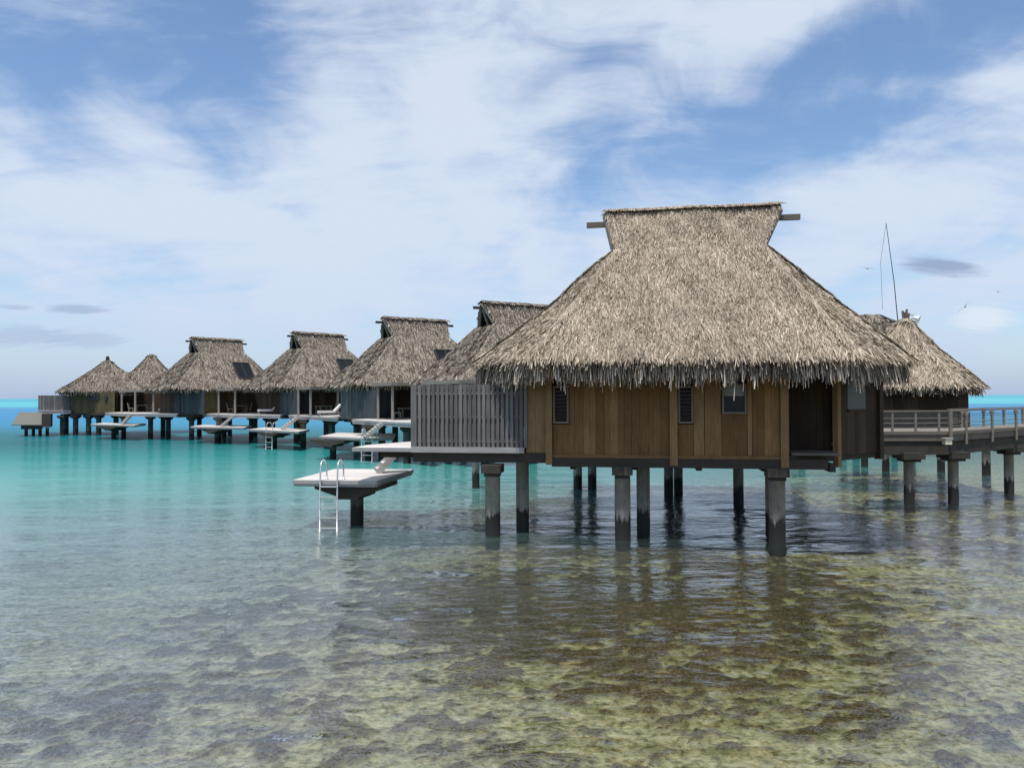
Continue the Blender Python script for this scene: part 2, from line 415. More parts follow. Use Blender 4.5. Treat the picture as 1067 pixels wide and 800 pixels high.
def slab(parent, poly, ztop, th=0.07, name='deck', mat=None, fascia=0.0, world=True, board=0.14, rot=None, fmat=None):
    """deck of boards clipped to a convex polygon; boards run along direction rot"""
    m = MB()
    P = [Vector((x, y)) for x, y in poly]
    if rot is None: rot = math.atan2(P[1].y - P[0].y, P[1].x - P[0].x)
    c, s_ = math.cos(-rot), math.sin(-rot)
    Q = [(p.x * c - p.y * s_, p.x * s_ + p.y * c) for p in P]
    y0, y1 = min(q[1] for q in Q), max(q[1] for q in Q); n = max(1, round((y1 - y0) / board)); st = (y1 - y0) / n
    def span(y):
        xs = []
        for i in range(len(Q)):
            (ax, ay), (bx, by) = Q[i], Q[(i + 1) % len(Q)]
            if (ay - y) * (by - y) <= 0 and abs(by - ay) > 1e-6: xs.append(ax + (bx - ax) * (y - ay) / (by - ay))
        return (min(xs), max(xs)) if len(xs) >= 2 else None
    ci, si = math.cos(rot), math.sin(rot)
    for k in range(n):
        ya, yb = y0 + k * st + .004, y0 + (k + 1) * st - .004
        A, B = span(ya), span(yb)
        if not A or not B: continue
        q = [(A[0], ya), (A[1], ya), (B[1], yb), (B[0], yb)]
        m.prism([(x * ci - y * si, x * si + y * ci) for x, y in q], ztop - .035, ztop + random.uniform(-.003, .003))
    o = m.build(name, mat or M_DECK, parent, world)
    f = MB(); cen = sum(P, Vector((0, 0))) / len(P)
    for i in range(len(P)):
        a, b = P[i], P[(i + 1) % len(P)]; d = (b - a).normalized(); nr = Vector((d.y, -d.x))
        if nr.dot((a + b) / 2 - cen) < 0: nr = -nr
        mid = (a + b) / 2 + nr * .022; ln = (b - a).length + .04
        f.box((mid.x, mid.y, ztop - .06), (ln, .04, .115), math.atan2(d.y, d.x))
        if fascia > .14:
            mid = (a + b) / 2 - nr * .02
            f.box((mid.x, mid.y, ztop - .125 - (fascia - .13) / 2), (ln - .1, .05, fascia - .13), math.atan2(d.y, d.x))
    f.build('fascia', fmat or M_FASCIA, o, world)
    return o
def ladder(parent, top, out_dir, width, ztop, zbot, world=True, name='swim_ladder'):
    """steel swim ladder hung on an edge: top = edge point, out_dir = plan direction pointing away from the platform"""
    m = MB(); o = Vector((out_dir[0], out_dir[1], 0)).normalized(); sd = Vector((o.y, -o.x, 0)); t = Vector((top[0], top[1], 0))
    for k in (-1, 1):
        b = t + sd * (k * width / 2); pts = []
        for i in range(9):
            a = math.pi * i / 8
            pts.append(b - o * .32 + o * (.24 + .02) * (1 - math.cos(a)) * 1.0 + Vector((0, 0, ztop + .28 + .34 * math.sin(a))))
        pts = [b - o * .32 + Vector((0, 0, ztop))] + pts + [b + o * .22 + Vector((0, 0, ztop)), b + o * .26 + Vector((0, 0, zbot))]
        m.tube(pts, .026, 8)
    lad = m.build(name, M_STEEL, parent, world, True)
    n = 5
    for i in range(n):
        z = ztop - .18 - (ztop - .18 - zbot - .1) * i / (n - 1); c = t + o * .235
        r = MB(); r.box((c.x, c.y, z), (width, .09, .035), math.atan2(sd.y, sd.x)); r.build('rung', M_STEEL, lad, world)
    return lad
def stairs(parent, a, b, w=0.9, n=6, world=True, railing=False, mat=None):
    """open flight from a (upper) to b (lower); 3D points"""
    m = MB(); A, B = Vector(a), Vector(b); d = B - A; h = Vector((d.x, d.y, 0)).normalized(); sd = Vector((h.y, -h.x, 0))
    m.beam(A - sd * (w / 2), B - sd * (w / 2), .05, .2); o = m.build('stairs', mat or M_RAIL, parent, world)
    m = MB(); m.beam(A + sd * (w / 2), B + sd * (w / 2), .05, .2); m.build('stringer', mat or M_RAIL, o, world)
    t = MB()
    for i in range(n):
        p = A + d * ((i + .5) / n); t.box((p.x, p.y, p.z + .03), (.24, w - .06, .04), math.atan2(h.y, h.x))
    t.build('stair_treads', M_DECK, o, world); return o
def pier(parent, x, y, ztop, world=True, w=2.0, d=0.5, rz=0.0, r=0.21):
    """one pile with a tapering concrete head carrying a platform"""
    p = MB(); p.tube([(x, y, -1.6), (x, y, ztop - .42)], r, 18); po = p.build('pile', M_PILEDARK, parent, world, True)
    m = MB(); c, s_ = math.cos(rz), math.sin(rz)
    prof = [(-w / 2, 0), (w / 2, 0), (w / 2, -.12), (.34, -.36), (.34, -.44), (-.34, -.44), (-.34, -.36), (-w / 2, -.12)]
    vs = []
    for yy in (-d / 2, d / 2):
        for px_, pz in prof: vs.append((x + px_ * c - yy * s_, y + px_ * s_ + yy * c, ztop + pz))
    n = len(prof); fs = [tuple(range(n)), tuple(reversed(range(n, 2 * n)))] + [(i, n + i, n + (i + 1) % n, (i + 1) % n) for i in range(n)]
    m.add(vs, fs); m.build('support_head', M_CAP, parent, world)

# furniture prototypes (local coordinates, first placed copy is the prototype itself)
def lounger(label, loc, rz):
    t = thing('sun_lounger', label, 'sun lounger', loc, rz, 'sun loungers on the decks')
    f = MB(); f.box((0, 0, .27), (1.95, .66, .06)); f.build('frame', M_RAIL, t, False)
    for x in (-.85, .85):
        for y in (-.27, .27):
            g = MB(); g.box((x, y, .12), (.07, .07, .24)); g.build('leg', M_RAIL, t, False)
    c = MB(); c.box((-.33, 0, .37), (1.25, .64, .14)); c.build('cushion', M_WHITE, t, False)
    b = MB(); b.beam((.3, 0, .37), (.86, 0, .93), .64, .13); b.build('backrest', M_WHITE, t, False)
    return t
def table(label, loc, rz):
    t = thing('patio_table', label, 'table', loc, rz, 'tables in the porches')
    a = MB(); a.box((0, 0, .73), (1.25, .85, .05)); a.build('tabletop', M_POST, t, False)
    for x in (-.52, .52):
        for y in (-.34, .34):
            g = MB(); g.box((x, y, .35), (.09, .09, .70)); g.build('leg', M_BROWNWOOD, t, False)
    return t
def chair(label, loc, rz):
    t = thing('patio_chair', label, 'chair', loc, rz, 'chairs in the porches')
    a = MB(); a.box((0, 0, .44), (.5, .5, .07)); a.build('seat', M_POST, t, False)
    for x in (-.21, .21):
        for y in (-.21, .21):
            g = MB(); g.box((x, y, .2), (.05, .05, .40)); g.build('leg', M_POST, t, False)
    b = MB(); b.beam((-.23, 0, .46), (-.36, 0, 1.0), .48, .05, up=(1, 0, .2)); b.build('backrest', M_POST, t, False)
    return t

# ------------------------------------------------------------------ MAIN VILLA
R1 = rad(-9.4); C1 = (5.43, 25.0)
LX0, LY0 = math.cos(R1), math.sin(R1)
WALL = -3.24
def L1(px, ly=WALL):                # local x on the wall line seen under a bearing
    a = (px - 533.5) / F
    # point (a D, D): local y = -(aD-cx) sin + (D-cy) cos = ly
    s_, c = math.sin(R1), math.cos(R1)
    D = (ly - C1[0] * s_ + C1[1] * c) / (c - a * s_)
    x, y = a * D - C1[0], D - C1[1]
    return x * c + y * s_, D
def ZL(px, py, ly=WALL): return Z(py, L1(px, ly)[1], px)

v1 = thing('overwater_villa', 'large near villa with tan plank walls and steep shaggy thatched roof on concrete piles', 'villa', (C1[0], C1[1], 0), R1, 'thatched overwater villas')
EAVE = 5.12
e_poly = octagon(6.1, 4.3, 1.75, 1.6)
mid = octagon(4.25, 2.78, .95, .85); mid = [(x + .17, y) for x, y in mid]
g_poly = [(-1.9, -1.24), (2.4, -1.24), (2.5, -1.14), (2.5, 1.14), (2.4, 1.24), (-1.9, 1.24), (-2.0, 1.14), (-2.0, -1.14)]
roof1 = thatch_mesh('thatch_roof', [(e_poly, EAVE), (mid, 6.72), (g_poly, 8.66)], e_poly, EAVE, 1100, .25, .021, 300, .72, .032, v1, M_THATCH,
                    ridge=(-2.0, 2.5, -2.34, 3.2, 8.6, 10.2, 1.27))
roof1.name = 'thatch_roof'
def gable_parts(v, roof, bx0, bx1, rx0, rx1, zb, zr, hb, beam_out=0.62, mat=M_DARKWOOD, beam_mat=M_BROWNWOOD):
    b = MB(); b.beam((rx0 - beam_out, 0, zr - .42), (rx1 + beam_out, 0, zr - .42), .14, .17); b.build('ridge_beam', beam_mat, roof, False)
    for x, rx, s_ in ((bx0, rx0, 1), (bx1, rx1, -1)):
        g = MB(); x_ = x + s_ * .42
        g.add([(x_, -hb + .14, zb), (x_, hb - .14, zb), (x_, 0, zr - .22), (x_ + s_ * .06, -hb + .14, zb), (x_ + s_ * .06, hb - .14, zb), (x_ + s_ * .06, 0, zr - .22)], [(0, 1, 2), (5, 4, 3), (0, 3, 4, 1), (1, 4, 5, 2), (2, 5, 3, 0)])
        g.build('gable_panel', M_DARKWOOD, roof, False)
        q = MB()
        for k in (-1, 1): q.beam((x - s_ * .01, k * (hb - .13), zb + .02), (rx - s_ * .01, k * .07, zr - .16), .12, .17)
        q.beam((x + s_ * .1, 0, zb), (rx + s_ * .1, 0, zr - .5), .12, .12); q.build('barge_board', M_POST, roof, False)
gable_parts(v1, roof1, -2.0, 2.5, -2.34, 3.2, 8.62, 10.2, 1.2)

zfl = 2.42
def seg(pxa, pxb): return (L1(pxa)[0], WALL), (L1(pxb)[0], WALL)
wt = MB()
# pale end panel next to the screen
m = MB(); a, b = seg(548, 569); boards(m, a, b, ZL(558, 472), 5.05, w=.32); m.build('end_panel', M_TANLIGHT, v1, False)
m = MB()
for pa, pb, zt, w_ in ((593, 697, 4.95, .21),):
    a, b = seg(pa, pb); boards(m, a, b, ZL(645, 474.5), zt, w=w_)
for pa, pb in ((576, 593), (706, 722)):
    a, b = seg(pa, pb); boards(m, a, b, ZL(pa, 474.5), ZL(pa, 442), w=.5)
a, b = seg(751, 778); boards(m, a, b, ZL(765, 474.5), ZL(765, 431), w=.8)
a, b = seg(783.5, 812); boards(m, a, b, ZL(790, 474.5), 4.95, w=.17)
a, b = seg(734, 751); boards(m, a, b, ZL(740, 474.5), 4.95, w=.5)
a, b = seg(576, 812); boards(m, a, b, 4.62, 4.98, w=.3, out=-.045)
m.build('plank_wall', M_TAN, v1, False)
m = MB(); a, b = seg(722.3, 733.6); boards(m, a, b, ZL(730, 474.5), 4.95, w=.3); a, b = seg(778.4, 783.2); boards(m, a, b, ZL(780, 474.5), 4.95, w=.3); m.build('pale_boards', M_TANLIGHT, v1, False)
m = MB(); a, b = seg(576, 818); strip(m, a, b, ZL(697, 477.5), ZL(697, 474), .10, .03); m.build('sill_board', M_TAN, v1, False)
for pa, pb, bot in ((569, 575.5, 483.5), (697.3, 705.5, 484.5), (812.3, 820.5, 487.5)):
    m = MB(); a, b = seg(pa, pb); strip(m, a, b, ZL((pa + pb) / 2, bot), 4.98, .16, .065); m.build('wall_post', M_TANLIGHT, v1, False)
# backing wall, so that nothing shows through the board gaps
m = MB(); a, b = (-4.55, WALL + .20), (2.78, WALL + .20); strip(m, a, b, 2.44, 4.98, .06)
strip(m, (-4.55, WALL + .2), (-4.55, 3.2), 2.44, 4.98, .06); strip(m, (-4.55, 3.2), (4.3, 3.2), 2.44, 4.98, .06); strip(m, (4.3, 3.2), (5.9, 1.6), 2.44, 4.98, .06)
strip(m, (5.9, 1.6), (5.9, -.5), 2.44, 4.98, .06)
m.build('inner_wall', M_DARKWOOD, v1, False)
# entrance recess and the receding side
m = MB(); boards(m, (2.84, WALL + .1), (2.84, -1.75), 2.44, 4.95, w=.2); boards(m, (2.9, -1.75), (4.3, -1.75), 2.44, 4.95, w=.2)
m.build('entrance_wall', M_DARKWOOD, v1, False)  # dark boards carry the shade of the recess in their colour
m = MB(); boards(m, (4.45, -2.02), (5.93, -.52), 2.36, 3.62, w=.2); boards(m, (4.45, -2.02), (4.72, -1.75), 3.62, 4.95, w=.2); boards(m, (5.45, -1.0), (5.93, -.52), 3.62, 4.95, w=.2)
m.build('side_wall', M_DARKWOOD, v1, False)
m = MB(); m.box((4.36, -2.1, 3.5), (.17, .17, 2.95), .78); m.build('wall_post', M_TANLIGHT, v1, False)
m = MB(); m.box((5.96, -.5, 3.5), (.2, .2, 2.7), .78); m.build('wall_post', M_DARKWOOD, v1, False)
def window(v, pa, pb, ptop, pbot, blind=None, fr=.05):
    (xa, _), (xb, _) = seg(pa, pb); pm = (pa + pb) / 2; z1, z0 = ZL(pm, ptop), ZL(pm, pbot)
    f = MB(); y = WALL - .03
    for x in (xa + fr / 2, xb - fr / 2): f.box((x, y, (z0 + z1) / 2), (fr, .10, z1 - z0))
    for z in (z0 + fr / 2, z1 - fr / 2): f.box(((xa + xb) / 2, y + .001, z), (xb - xa - 2 * fr, .10, fr))
    o = f.build('window', M_FRAME, v, False)
    g = MB(); g.box(((xa + xb) / 2, WALL + .03, (z0 + z1) / 2), (xb - xa - 2 * fr, .012, z1 - z0 - 2 * fr)); g.build('pane', M_GLASS, o, False)
    if not blind:
        q = MB(); n = 9
        for k in range(n): q.beam((xa + fr, WALL - .005, z0 + fr + (z1 - z0 - 2 * fr) * (k + .5) / n), (xb - fr, WALL - .005, z0 + fr + (z1 - z0 - 2 * fr) * (k + .5) / n), .012, .07, up=(0, .6, .8))
        q.build('louvre', M_UNDER, o, False)
    if blind:
        zb = ZL(pm, blind); q = MB(); n = 5
        for k in range(n): q.box(((xa + xb) / 2, WALL + .005, zb + (z1 - zb - fr) * (k + .5) / n), (xb - xa - 2 * fr - .01, .02, (z1 - zb - fr) / n - .012))
        q.build('blind', M_BLIND, o, False)
window(v1, 576.5, 592.5, 402, 441); window(v1, 706.5, 722, 402, 441); window(v1, 752, 777.5, 400, 431, blind=412.5)
f = MB(); strip(f, (4.76, -1.71), (5.42, -1.03), 3.62, 3.68, .08, .012); o = f.build('window', M_DARKWOOD, v1, False)
f = MB(); strip(f, (4.76, -1.71), (5.42, -1.03), 4.62, 4.68, .08, .012); f.build('window_head', M_DARKWOOD, o, False)
g = MB(); strip(g, (4.74, -1.73), (5.44, -1.01), 3.68, 4.62, .03); g.build('pane', M_CURTAIN, o, False)
# floor, beams
m = MB(); m.prism([(-4.6, WALL + .02), (2.85, WALL + .02), (4.3, -2.1), (5.9, -.5), (5.9, 1.6), (4.3, 3.25), (-4.6, 3.25)], 2.2, 2.42); m.build('floor_slab', M_BEAM, v1, False)
m = MB(); a, b = (L1(575)[0], WALL - .02), (L1(861)[0], WALL - .02)
m.box(((a[0] + b[0]) / 2, WALL - .01, (ZL(700, 477.5) + ZL(700, 487)) / 2), (b[0] - a[0], .2, ZL(700, 477.5) - ZL(700, 487)))
m.box(((-7.98 + L1(575)[0]) / 2, WALL + .06, 2.31), (L1(575)[0] + 7.98, .16, .3))
for x in (-3.2, -1.4, .4, 2.2, 4.0): m.box((x, .1, 2.08), (.16, 6.4, .22))
m.build('floor_beam', M_BEAM, v1, False)
m = MB(); m.prism([(-4.4, 3.3), (5.4, 3.3), (5.4, 9.6), (-4.4, 9.6)], 2.16, 2.36); m.build('rear_shade_slab', M_BEAM, v1, False)  # unseen slab added to darken the water and reflections under the house
m = MB(); m.box(((2.9 + 4.2) / 2, -2.45, 2.46), (1.3, 1.4, .06)); m.build('entrance_step', M_BROWNWOOD, v1, False)
def pile1(px, D, zt=2.08, **k):
    x, y = W(px, D); pile(v1, x, y, zt, caprot=R1, **k)
for px, D in ((513, 22.72), (648, 22.02), (808.5, 21.3)): pile1(px, D, 2.1, r=.225, capw=.58)
for px, D in ((544, 23.75), (669.5, 23.3), (803.5, 22.8)): pile1(px, D, 2.1, r=.20, cap=False)
for px, D in ((601.5, 34), (616.5, 34), (768.5, 28.8)): pile1(px, D, 2.2, r=.19, cap=False)
for px, D in ((696, 32.0), (706, 32.6)): pile1(px, D, 2.2, r=.19, cap=False)
# privacy screen, deck
s0, s1 = (-7.98, WALL), (-4.62, WALL)
screen(v1, s0, s1, ZL(490, 466), ZL(490, 400.5), .14, .084, M_SCREEN, False)
m = MB(); m.box((-4.56, WALL - .03, 3.55), (.09, .1, 1.9)); m.build('screen_post', M_SCREEN, v1, False)
m = MB(); m.box((-8.0, WALL, 3.52), (.09, .09, 1.86)); m.build('screen_post', M_SCREEN, v1, False)
m = MB(); m.box(((-8.02 - 4.6) / 2, WALL - .06, 2.52), (3.42, .10, .16)); m.build('screen_sill', M_FASCIA, v1, False)
DZ = 2.57
slab(v1, [(-9.85, WALL - .05), (-4.7, WALL - .02), (-4.7, 1.2), (-8.4, 1.2), (-9.85, -2.0)], DZ, .07, 'deck', M_DECK, .13, False, rot=0)
m = MB()
for y in (-2.6, -1.0, .6): m.box((-7.0, y, 2.33), (4.4, .16, .2))
m.build('floor_beam', M_BEAM, v1, False)
xx, yy = W(495.5, 34.5); pile(v1, xx, yy, 2.3, .17, False)
# gutter of the porch roof behind, seen beyond the eave at the left
# lower swim platform
T1 = [(-6.81, 23.95), (-4.18, 23.6), (-3.55, 27.3), (-6.35, 27.6)]
PZ = 1.53
sp = thing('swim_platform', 'white lower swim platform with steel ladder on one dark pile left of the near villa', 'swim platform', (-5.1, 25, 0), 0, 'swim platforms on single piles')
slab(sp, T1, PZ, .07, 'platform_deck', M_DECK, .2, True, rot=R1)
pier(sp, -5.02, 24.85, PZ - .19, True, 2.2, 1.6, R1)
m = MB(); m.beam((-5.35, 24.3, PZ - .26), (-4.95, 27.2, PZ - .26), .9, .14); m.build('support_beam', M_BEAM, sp)
ex, ey = W(345, 23.87); ladder(sp, (ex, ey + .03), (-.13, -1), .55, PZ, -.02)
stairs(sp, (-3.72, 26.45, 2.5), (-4.62, 26.2, PZ + .02), .75, 5, mat=M_FASCIA)
lx, ly = W(425, 25.6)

# ------------------------------------------------------------------ FAR VILLAS
fe = octagon(6.1, 4.3, 1.75, 1.6); fm = octagon(4.2, 2.78, .8, .75)
fg = [(-2.2, -1.24), (2.2, -1.24), (2.3, -1.14), (2.3, 1.14), (2.2, 1.24), (-2.2, 1.24), (-2.3, 1.14), (-2.3, -1.14)]
far_roof_mesh = []
def far_villa(px, D, rot, label, skylight=True, z_off=0.0):
    x, y = W(px, D); r = rad(rot)
    v = thing('overwater_villa', label, 'villa', (x, y, z_off), r, 'thatched overwater villas')
    if not far_roof_mesh:
        roof = thatch_mesh('thatch_roof', [(fe, EAVE), (fm, 6.72), (fg, 8.66)], fe, EAVE, 260, .42, .05, 110, .55, .06, v, M_THATCH_OLD,
                           ridge=(-2.32, 2.32, -2.7, 2.7, 8.6, 10.2, 1.27), drop=.35)
        far_roof_mesh.append(roof.data)
    else:
        roof = bpy.data.objects.new('thatch_roof', far_roof_mesh[0]); col.objects.link(roof); roof.parent = v; FRAME[roof.name] = FRAME[v.name]
    gable_parts(v, roof, -2.3, 2.3, -2.7, 2.7, 8.62, 10.2, 1.2, .6, beam_mat=M_BEAM)
    if skylight:
        # pane lying in the near slope: slope plane from (y=-4.3,z=4.92) through (-2.78,6.72)
        def SL(lx, t, up=.2):                        # t: 0 at the middle ring, 1 at the gable base
            yy = -2.78 + t * (2.78 - 1.24); zz = 6.72 + t * (8.66 - 6.72); nv = Vector((0, -(8.66 - 6.72), 1.54)).normalized(); 
            return Vector((lx, yy, zz)) + nv * up
        fr = MB(); A, B, Cc, Dd = SL(.5, -.42), SL(2.25, -.42), SL(2.25, .42), SL(.5, .42)
        for p, q in ((A, B), (B, Cc), (Cc, Dd), (Dd, A), ((A + B) / 2, (Cc + Dd) / 2)): fr.beam(p, q, .09, .12, up=(0, -.78, .62))
        so = fr.build('skylight', M_BLACK, roof, False)
        gl = MB(); gl.add([A, B, Cc, Dd], [(0, 1, 2, 3)]); gl.build('skylight_glass', M_GLASS, so, False)
    # body
    m = MB(); pl = [(-4.7, 2.6), (-4.7, -1.9), (-3.2, -3.2), (4.0, -3.2), (4.9, -2), (4.9, 2.0), (4.0, 3.2), (-4.1, 3.2)]
    for i in range(len(pl)):
        if i == 1: continue
        boards(m, pl[i], pl[(i + 1) % len(pl)], 2.5, 4.9, w=.3)
    m.build('plank_wall', M_DARKWOOD, v, False)
    m = MB(); boards(m, (-4.95, -1.6), (-3.1, -3.3), 2.5, 4.8, w=.26); m.build('end_screen', M_TEAL, v, False)
    m = MB(); m.prism(octagon(5.0, 3.3, 1.0, 1.0), 2.2, 2.5); m.build('floor_slab', M_BEAM, v, False)
    for lx_, ly_ in ((-3.9, -2.6), (-.6, -2.7), (2.8, -2.7), (-3.9, 2.5), (-.6, 2.6), (2.8, 2.6)):
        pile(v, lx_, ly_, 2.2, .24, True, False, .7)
    return v
def porch(v, corners, zr, posts, wall=None, deck=None, deckpiles=(), stair=None, scr=None, brown=None, dtop=2.57):
    m = MB()
    m.prism(corners, zr, zr + .10); 
    po = m.build('porch_roof', M_POST, v)
    m = MB(); k = len(corners)
    for i in range(k): m.beam((*corners[i], zr - .06), (*corners[(i + 1) % k], zr - .06), .1, .12)
    m.build('porch_beam', M_POST, v)
    for x, y in posts:
        p = MB(); p.box((x, y, (dtop + zr - .1) / 2), (.16, .16, zr - .1 - dtop)); p.build('porch_post', M_POST, v)
    if wall:
        m = MB(); boards(m, wall[0], wall[1], dtop - .1, zr + .2, w=.35); m.build('porch_wall', M_DARKWOOD, v)
    if brown:
        m = MB(); boards(m, brown[0], brown[1], dtop - .1, zr + .1, w=.35); m.build('porch_side_wall', M_OLIVE, v)
    if scr:
        m = MB(); boards(m, scr[0], scr[1], dtop - .05, scr[2], w=.28); m.build('privacy_screen', M_TEAL, v)
    if deck: slab(v, deck, dtop, .07, 'deck', M_DECK, .3)
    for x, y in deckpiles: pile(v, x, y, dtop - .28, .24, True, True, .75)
    if stair: stairs(v, *stair)

def platform(poly, label, pilexy, lad=None, zt=1.5, rz=0.0):
    cx = sum(p[0] for p in poly) / len(poly); cy = sum(p[1] for p in poly) / len(poly)
    t = thing('swim_platform', label, 'swim platform', (cx, cy, 0), 0, 'swim platforms on single piles')
    slab(t, poly, zt, .07, 'platform_deck', M_DECK, .2, rot=rz)
    pier(t, pilexy[0], pilexy[1], zt - .19, True, 2.6, 1.4, rz)
    if lad: ladder(t, *lad)
    return t

# fifth villa (farthest with a ridge)
v5 = far_villa(226, 79.5, 48, 'thatched villa with a full skylight, left end of the row of ridged roofs')
deck5 = [W(211, 74.6), W(240, 69.5), W(292, 66.5), W(306, 73.5), W(240, 80)]
porch(v5, [W(226, 73), W(243, 70.6), W(274, 75), W(258, 79)], 4.85, [W(228, 73), W(245, 70.9), W(272, 75)], wall=(W(230, 76.5), W(274, 78)), brown=(W(213, 74.3), W(227, 75.6)),
      deck=deck5, deckpiles=[W(228, 71.5), W(284, 68.5), W(262, 74)], stair=((*W(244, 69.2), 2.5), (*W(231, 69.0), 1.55), 1.0, 6), scr=(W(182, 75.2), W(213, 73.4), 4.75))
platform([W(199, 69.5), W(254, 66.5), W(262, 71.5), W(212, 74)], 'pale swim platform below the skylight villa, stairs reaching its right end', W(226, 68.8), None, 1.5, rad(-40))
v4 = far_villa(332, 73.5, 46, 'middle thatched villa of the row, skylight half hidden by the next roof')
deck4 = [W(301, 66.5), W(352, 57.5), W(372, 62), W(340, 72)]
porch(v4, [W(309, 65), W(323, 62), W(354, 66), W(338, 71)], 4.85, [W(311, 64.6), W(323.5, 62.4), W(352, 66)], wall=(W(308, 70), W(356, 70.5)),
      deck=deck4, deckpiles=[W(316, 62.5), W(346, 60.5), W(340, 67)], stair=((*W(310, 62.0), 2.5), (*W(294, 61.5), 1.55), 1.0, 6), scr=(W(273 + 20, 69.0), W(311, 66.6), 4.6))
platform([W(259, 63), W(311, 58.5), W(322, 62.5), W(277, 67)], 'swim platform below the middle villa, with a ladder into the water', W(286, 61.5), (W(283, 61.0), (-.6, -.8), .8, 1.5, -.3), 1.5, rad(-40))
v3 = far_villa(433, 60, 32, 'thatched villa behind the near deck, tall pale roof with dark skylight')
deck3 = [W(367, 52.8), W(401, 48.2), W(446, 44.5), W(470, 50), W(420, 58)]
porch(v3, [W(388, 53), W(408, 50.2), W(446, 52), W(430, 57)], 4.95, [W(394, 52.6), W(409, 50.6), W(438, 51.6)], wall=(W(393, 56.5), W(446, 57)),
      deck=deck3, deckpiles=[W(384, 50.5), W(424, 47.5), W(398, 55)], stair=((*W(399, 48.6), 2.5), (*W(380, 48.2), 1.55), .95, 7), scr=(W(355, 56.0), W(393, 53.6), 4.6))
platform([W(333, 51.2), W(383, 48.6), W(410, 49.5), W(412, 55), W(352, 56.5)], 'swim platform with tall ladder just behind the near villa deck', W(347, 50.7), (W(384, 48.4), (-.3, -.9), .75, 1.5, -.5), 1.5, rad(-20))
v2 = far_villa(540, 50.6, 30, 'thatched villa half hidden behind the near roof, open gable at left', skylight=False)
porch(v2, [W(440, 46.5), W(478, 43.6), W(520, 46), W(490, 50)], 4.95, [W(450, 45.9), W(478, 44.2)], wall=(W(446, 48), W(520, 49)))
# a house far behind at the right, only its rounded ridge shows
xr, yr = W(884, 55); vr = thing('thatched_house', 'distant house at right, only the rounded ridge of its thatch showing between two roofs', 'house', (xr, yr, 0), rad(-14))
tp = octagon(1.9, .30, .5, .18)
thatch_mesh('thatch_roof', [(fe, 4.95), (octagon(4.2, 2.5, .9, .7), 7.3), (octagon(2.6, .85, .7, .4), 9.35), (tp, 9.78)], fe, 4.95, 130, .5, .075, 60, .55, .075, vr, M_THATCH_OLD, drop=.35)
m = MB(); pl = octagon(4.7, 3.1, .9, .9)
for i in range(8): boards(m, pl[i], pl[(i + 1) % 8], 2.5, 4.9, w=.3)
m.build('plank_wall', M_DARKWOOD, vr, False)
m = MB(); m.prism(octagon(5.0, 3.3, 1.0, 1.0), 2.2, 2.5); m.build('floor_slab', M_BEAM, vr, False)
for lx_ in (-3.5, 0, 3.5):
    for ly_ in (-2.5, 2.5): pile(vr, lx_, ly_, 2.2, .24, True, False, .7)

# ------------------------------------------------------------------ FAR LEFT TWO-ROOFED VILLA
def hut_roof(parent, hx, hy, z_e, z_a, off=(0, 0), dens=230, L=.42, Wd=.052, frl=.6, mat=M_THATCH_OLD, per=70, fw=.075, conc=.93, name='thatch_roof', finial=True):
    ep = octagon(hx, hy, hx * .3, hy * .3)
    mp = octagon(hx * .5 * conc, hy * .5 * conc, hx * .18, hy * .18); tp = octagon(.16, .16, .05, .05)
    o = thatch_mesh(name, [(ep, z_e), (mp, z_e + (z_a - z_e) * .5), (tp, z_a - .1)], ep, z_e, dens, L, Wd, per, frl, fw, parent, mat, apex=(0, 0, z_a), drop=.35)
    if off != (0, 0): o.location = (off[0], off[1], 0)
    if finial:
        f = MB(); f.tube([(0, 0, z_a - .25), (0, 0, z_a + .45)], .28, 10, .15); f.build('finial', M_UNDER, o, False)
    return o
x6, y6 = W(112, 88.5); r6 = rad(20)
v6 = thing('overwater_villa', 'villa at the far left with two pointed thatched roofs joined by a valley', 'villa', (x6, y6, 0), r6, 'thatched overwater villas')
hut_roof(v6, 4.3, 4.3, 4.95, 8.45)
bx, by = W(157.5, 91); lb = to_local([(bx, by, 0)], FRAME[v6.name])[0]
hut_roof(v6, 4.0, 4.0, 4.95, 9.2, off=(lb[0], lb[1]), finial=False)
m = MB(); vA, vB = Vector((x6, y6)), Vector((bx, by)); dd = (vB - vA).normalized(); nn = Vector((-dd.y, dd.x))
pa = [vA + dd * .8, vB - dd * .8]
m.add([(*(pa[0] - nn * 3.2), 5.6), (*(pa[1] - nn * 3.2), 5.6), (*(pa[1] + nn * 2), 7.2), (*(pa[0] + nn * 2), 7.2), (*(pa[0] - nn * 3.2), 5.3), (*(pa[1] - nn * 3.2), 5.3), (*(pa[1] + nn * 2), 6.9), (*(pa[0] + nn * 2), 6.9)],
      [(0, 1, 2, 3), (7, 6, 5, 4), (0, 4, 5, 1), (1, 5, 6, 2), (2, 6, 7, 3), (3, 7, 4, 0)])
m.build('valley_roof', M_BROWNWOOD, v6)
m = MB(); A6, B6 = W(75, 85.5), W(119.5, 83.5); boards(m, A6, B6, 2.3, 4.75, w=.3); m.build('plank_wall', M_OLIVE, v6)
for wa, wb in ((W(92, 84.7), W(103.5, 84.2)), (W(109, 83.9), W(112, 83.75))):
    wn = MB(); strip(wn, wa, wb, 3.85, 4.35, .08, .05); wn.build('window', M_BLACK, v6)
m = MB(); boards(m, W(119.5, 83.6), W(128, 86.5), 2.3, 4.8, w=.3); boards(m, W(128, 86.5), W(168, 86.5), 2.3, 5.2, w=.35); m.build('porch_wall', M_DARKWOOD, v6)
m = MB(); boards(m, W(75, 85.6), W(70, 90), 2.3, 4.8, w=.3); m.build('side_wall', M_DARKWOOD, v6)
m = MB(); m.prism([W(73, 85.2), W(120, 83.2), W(170, 84), W(172, 92), W(76, 93)], 2.2, 2.45); m.build('floor_slab', M_BEAM, v6)
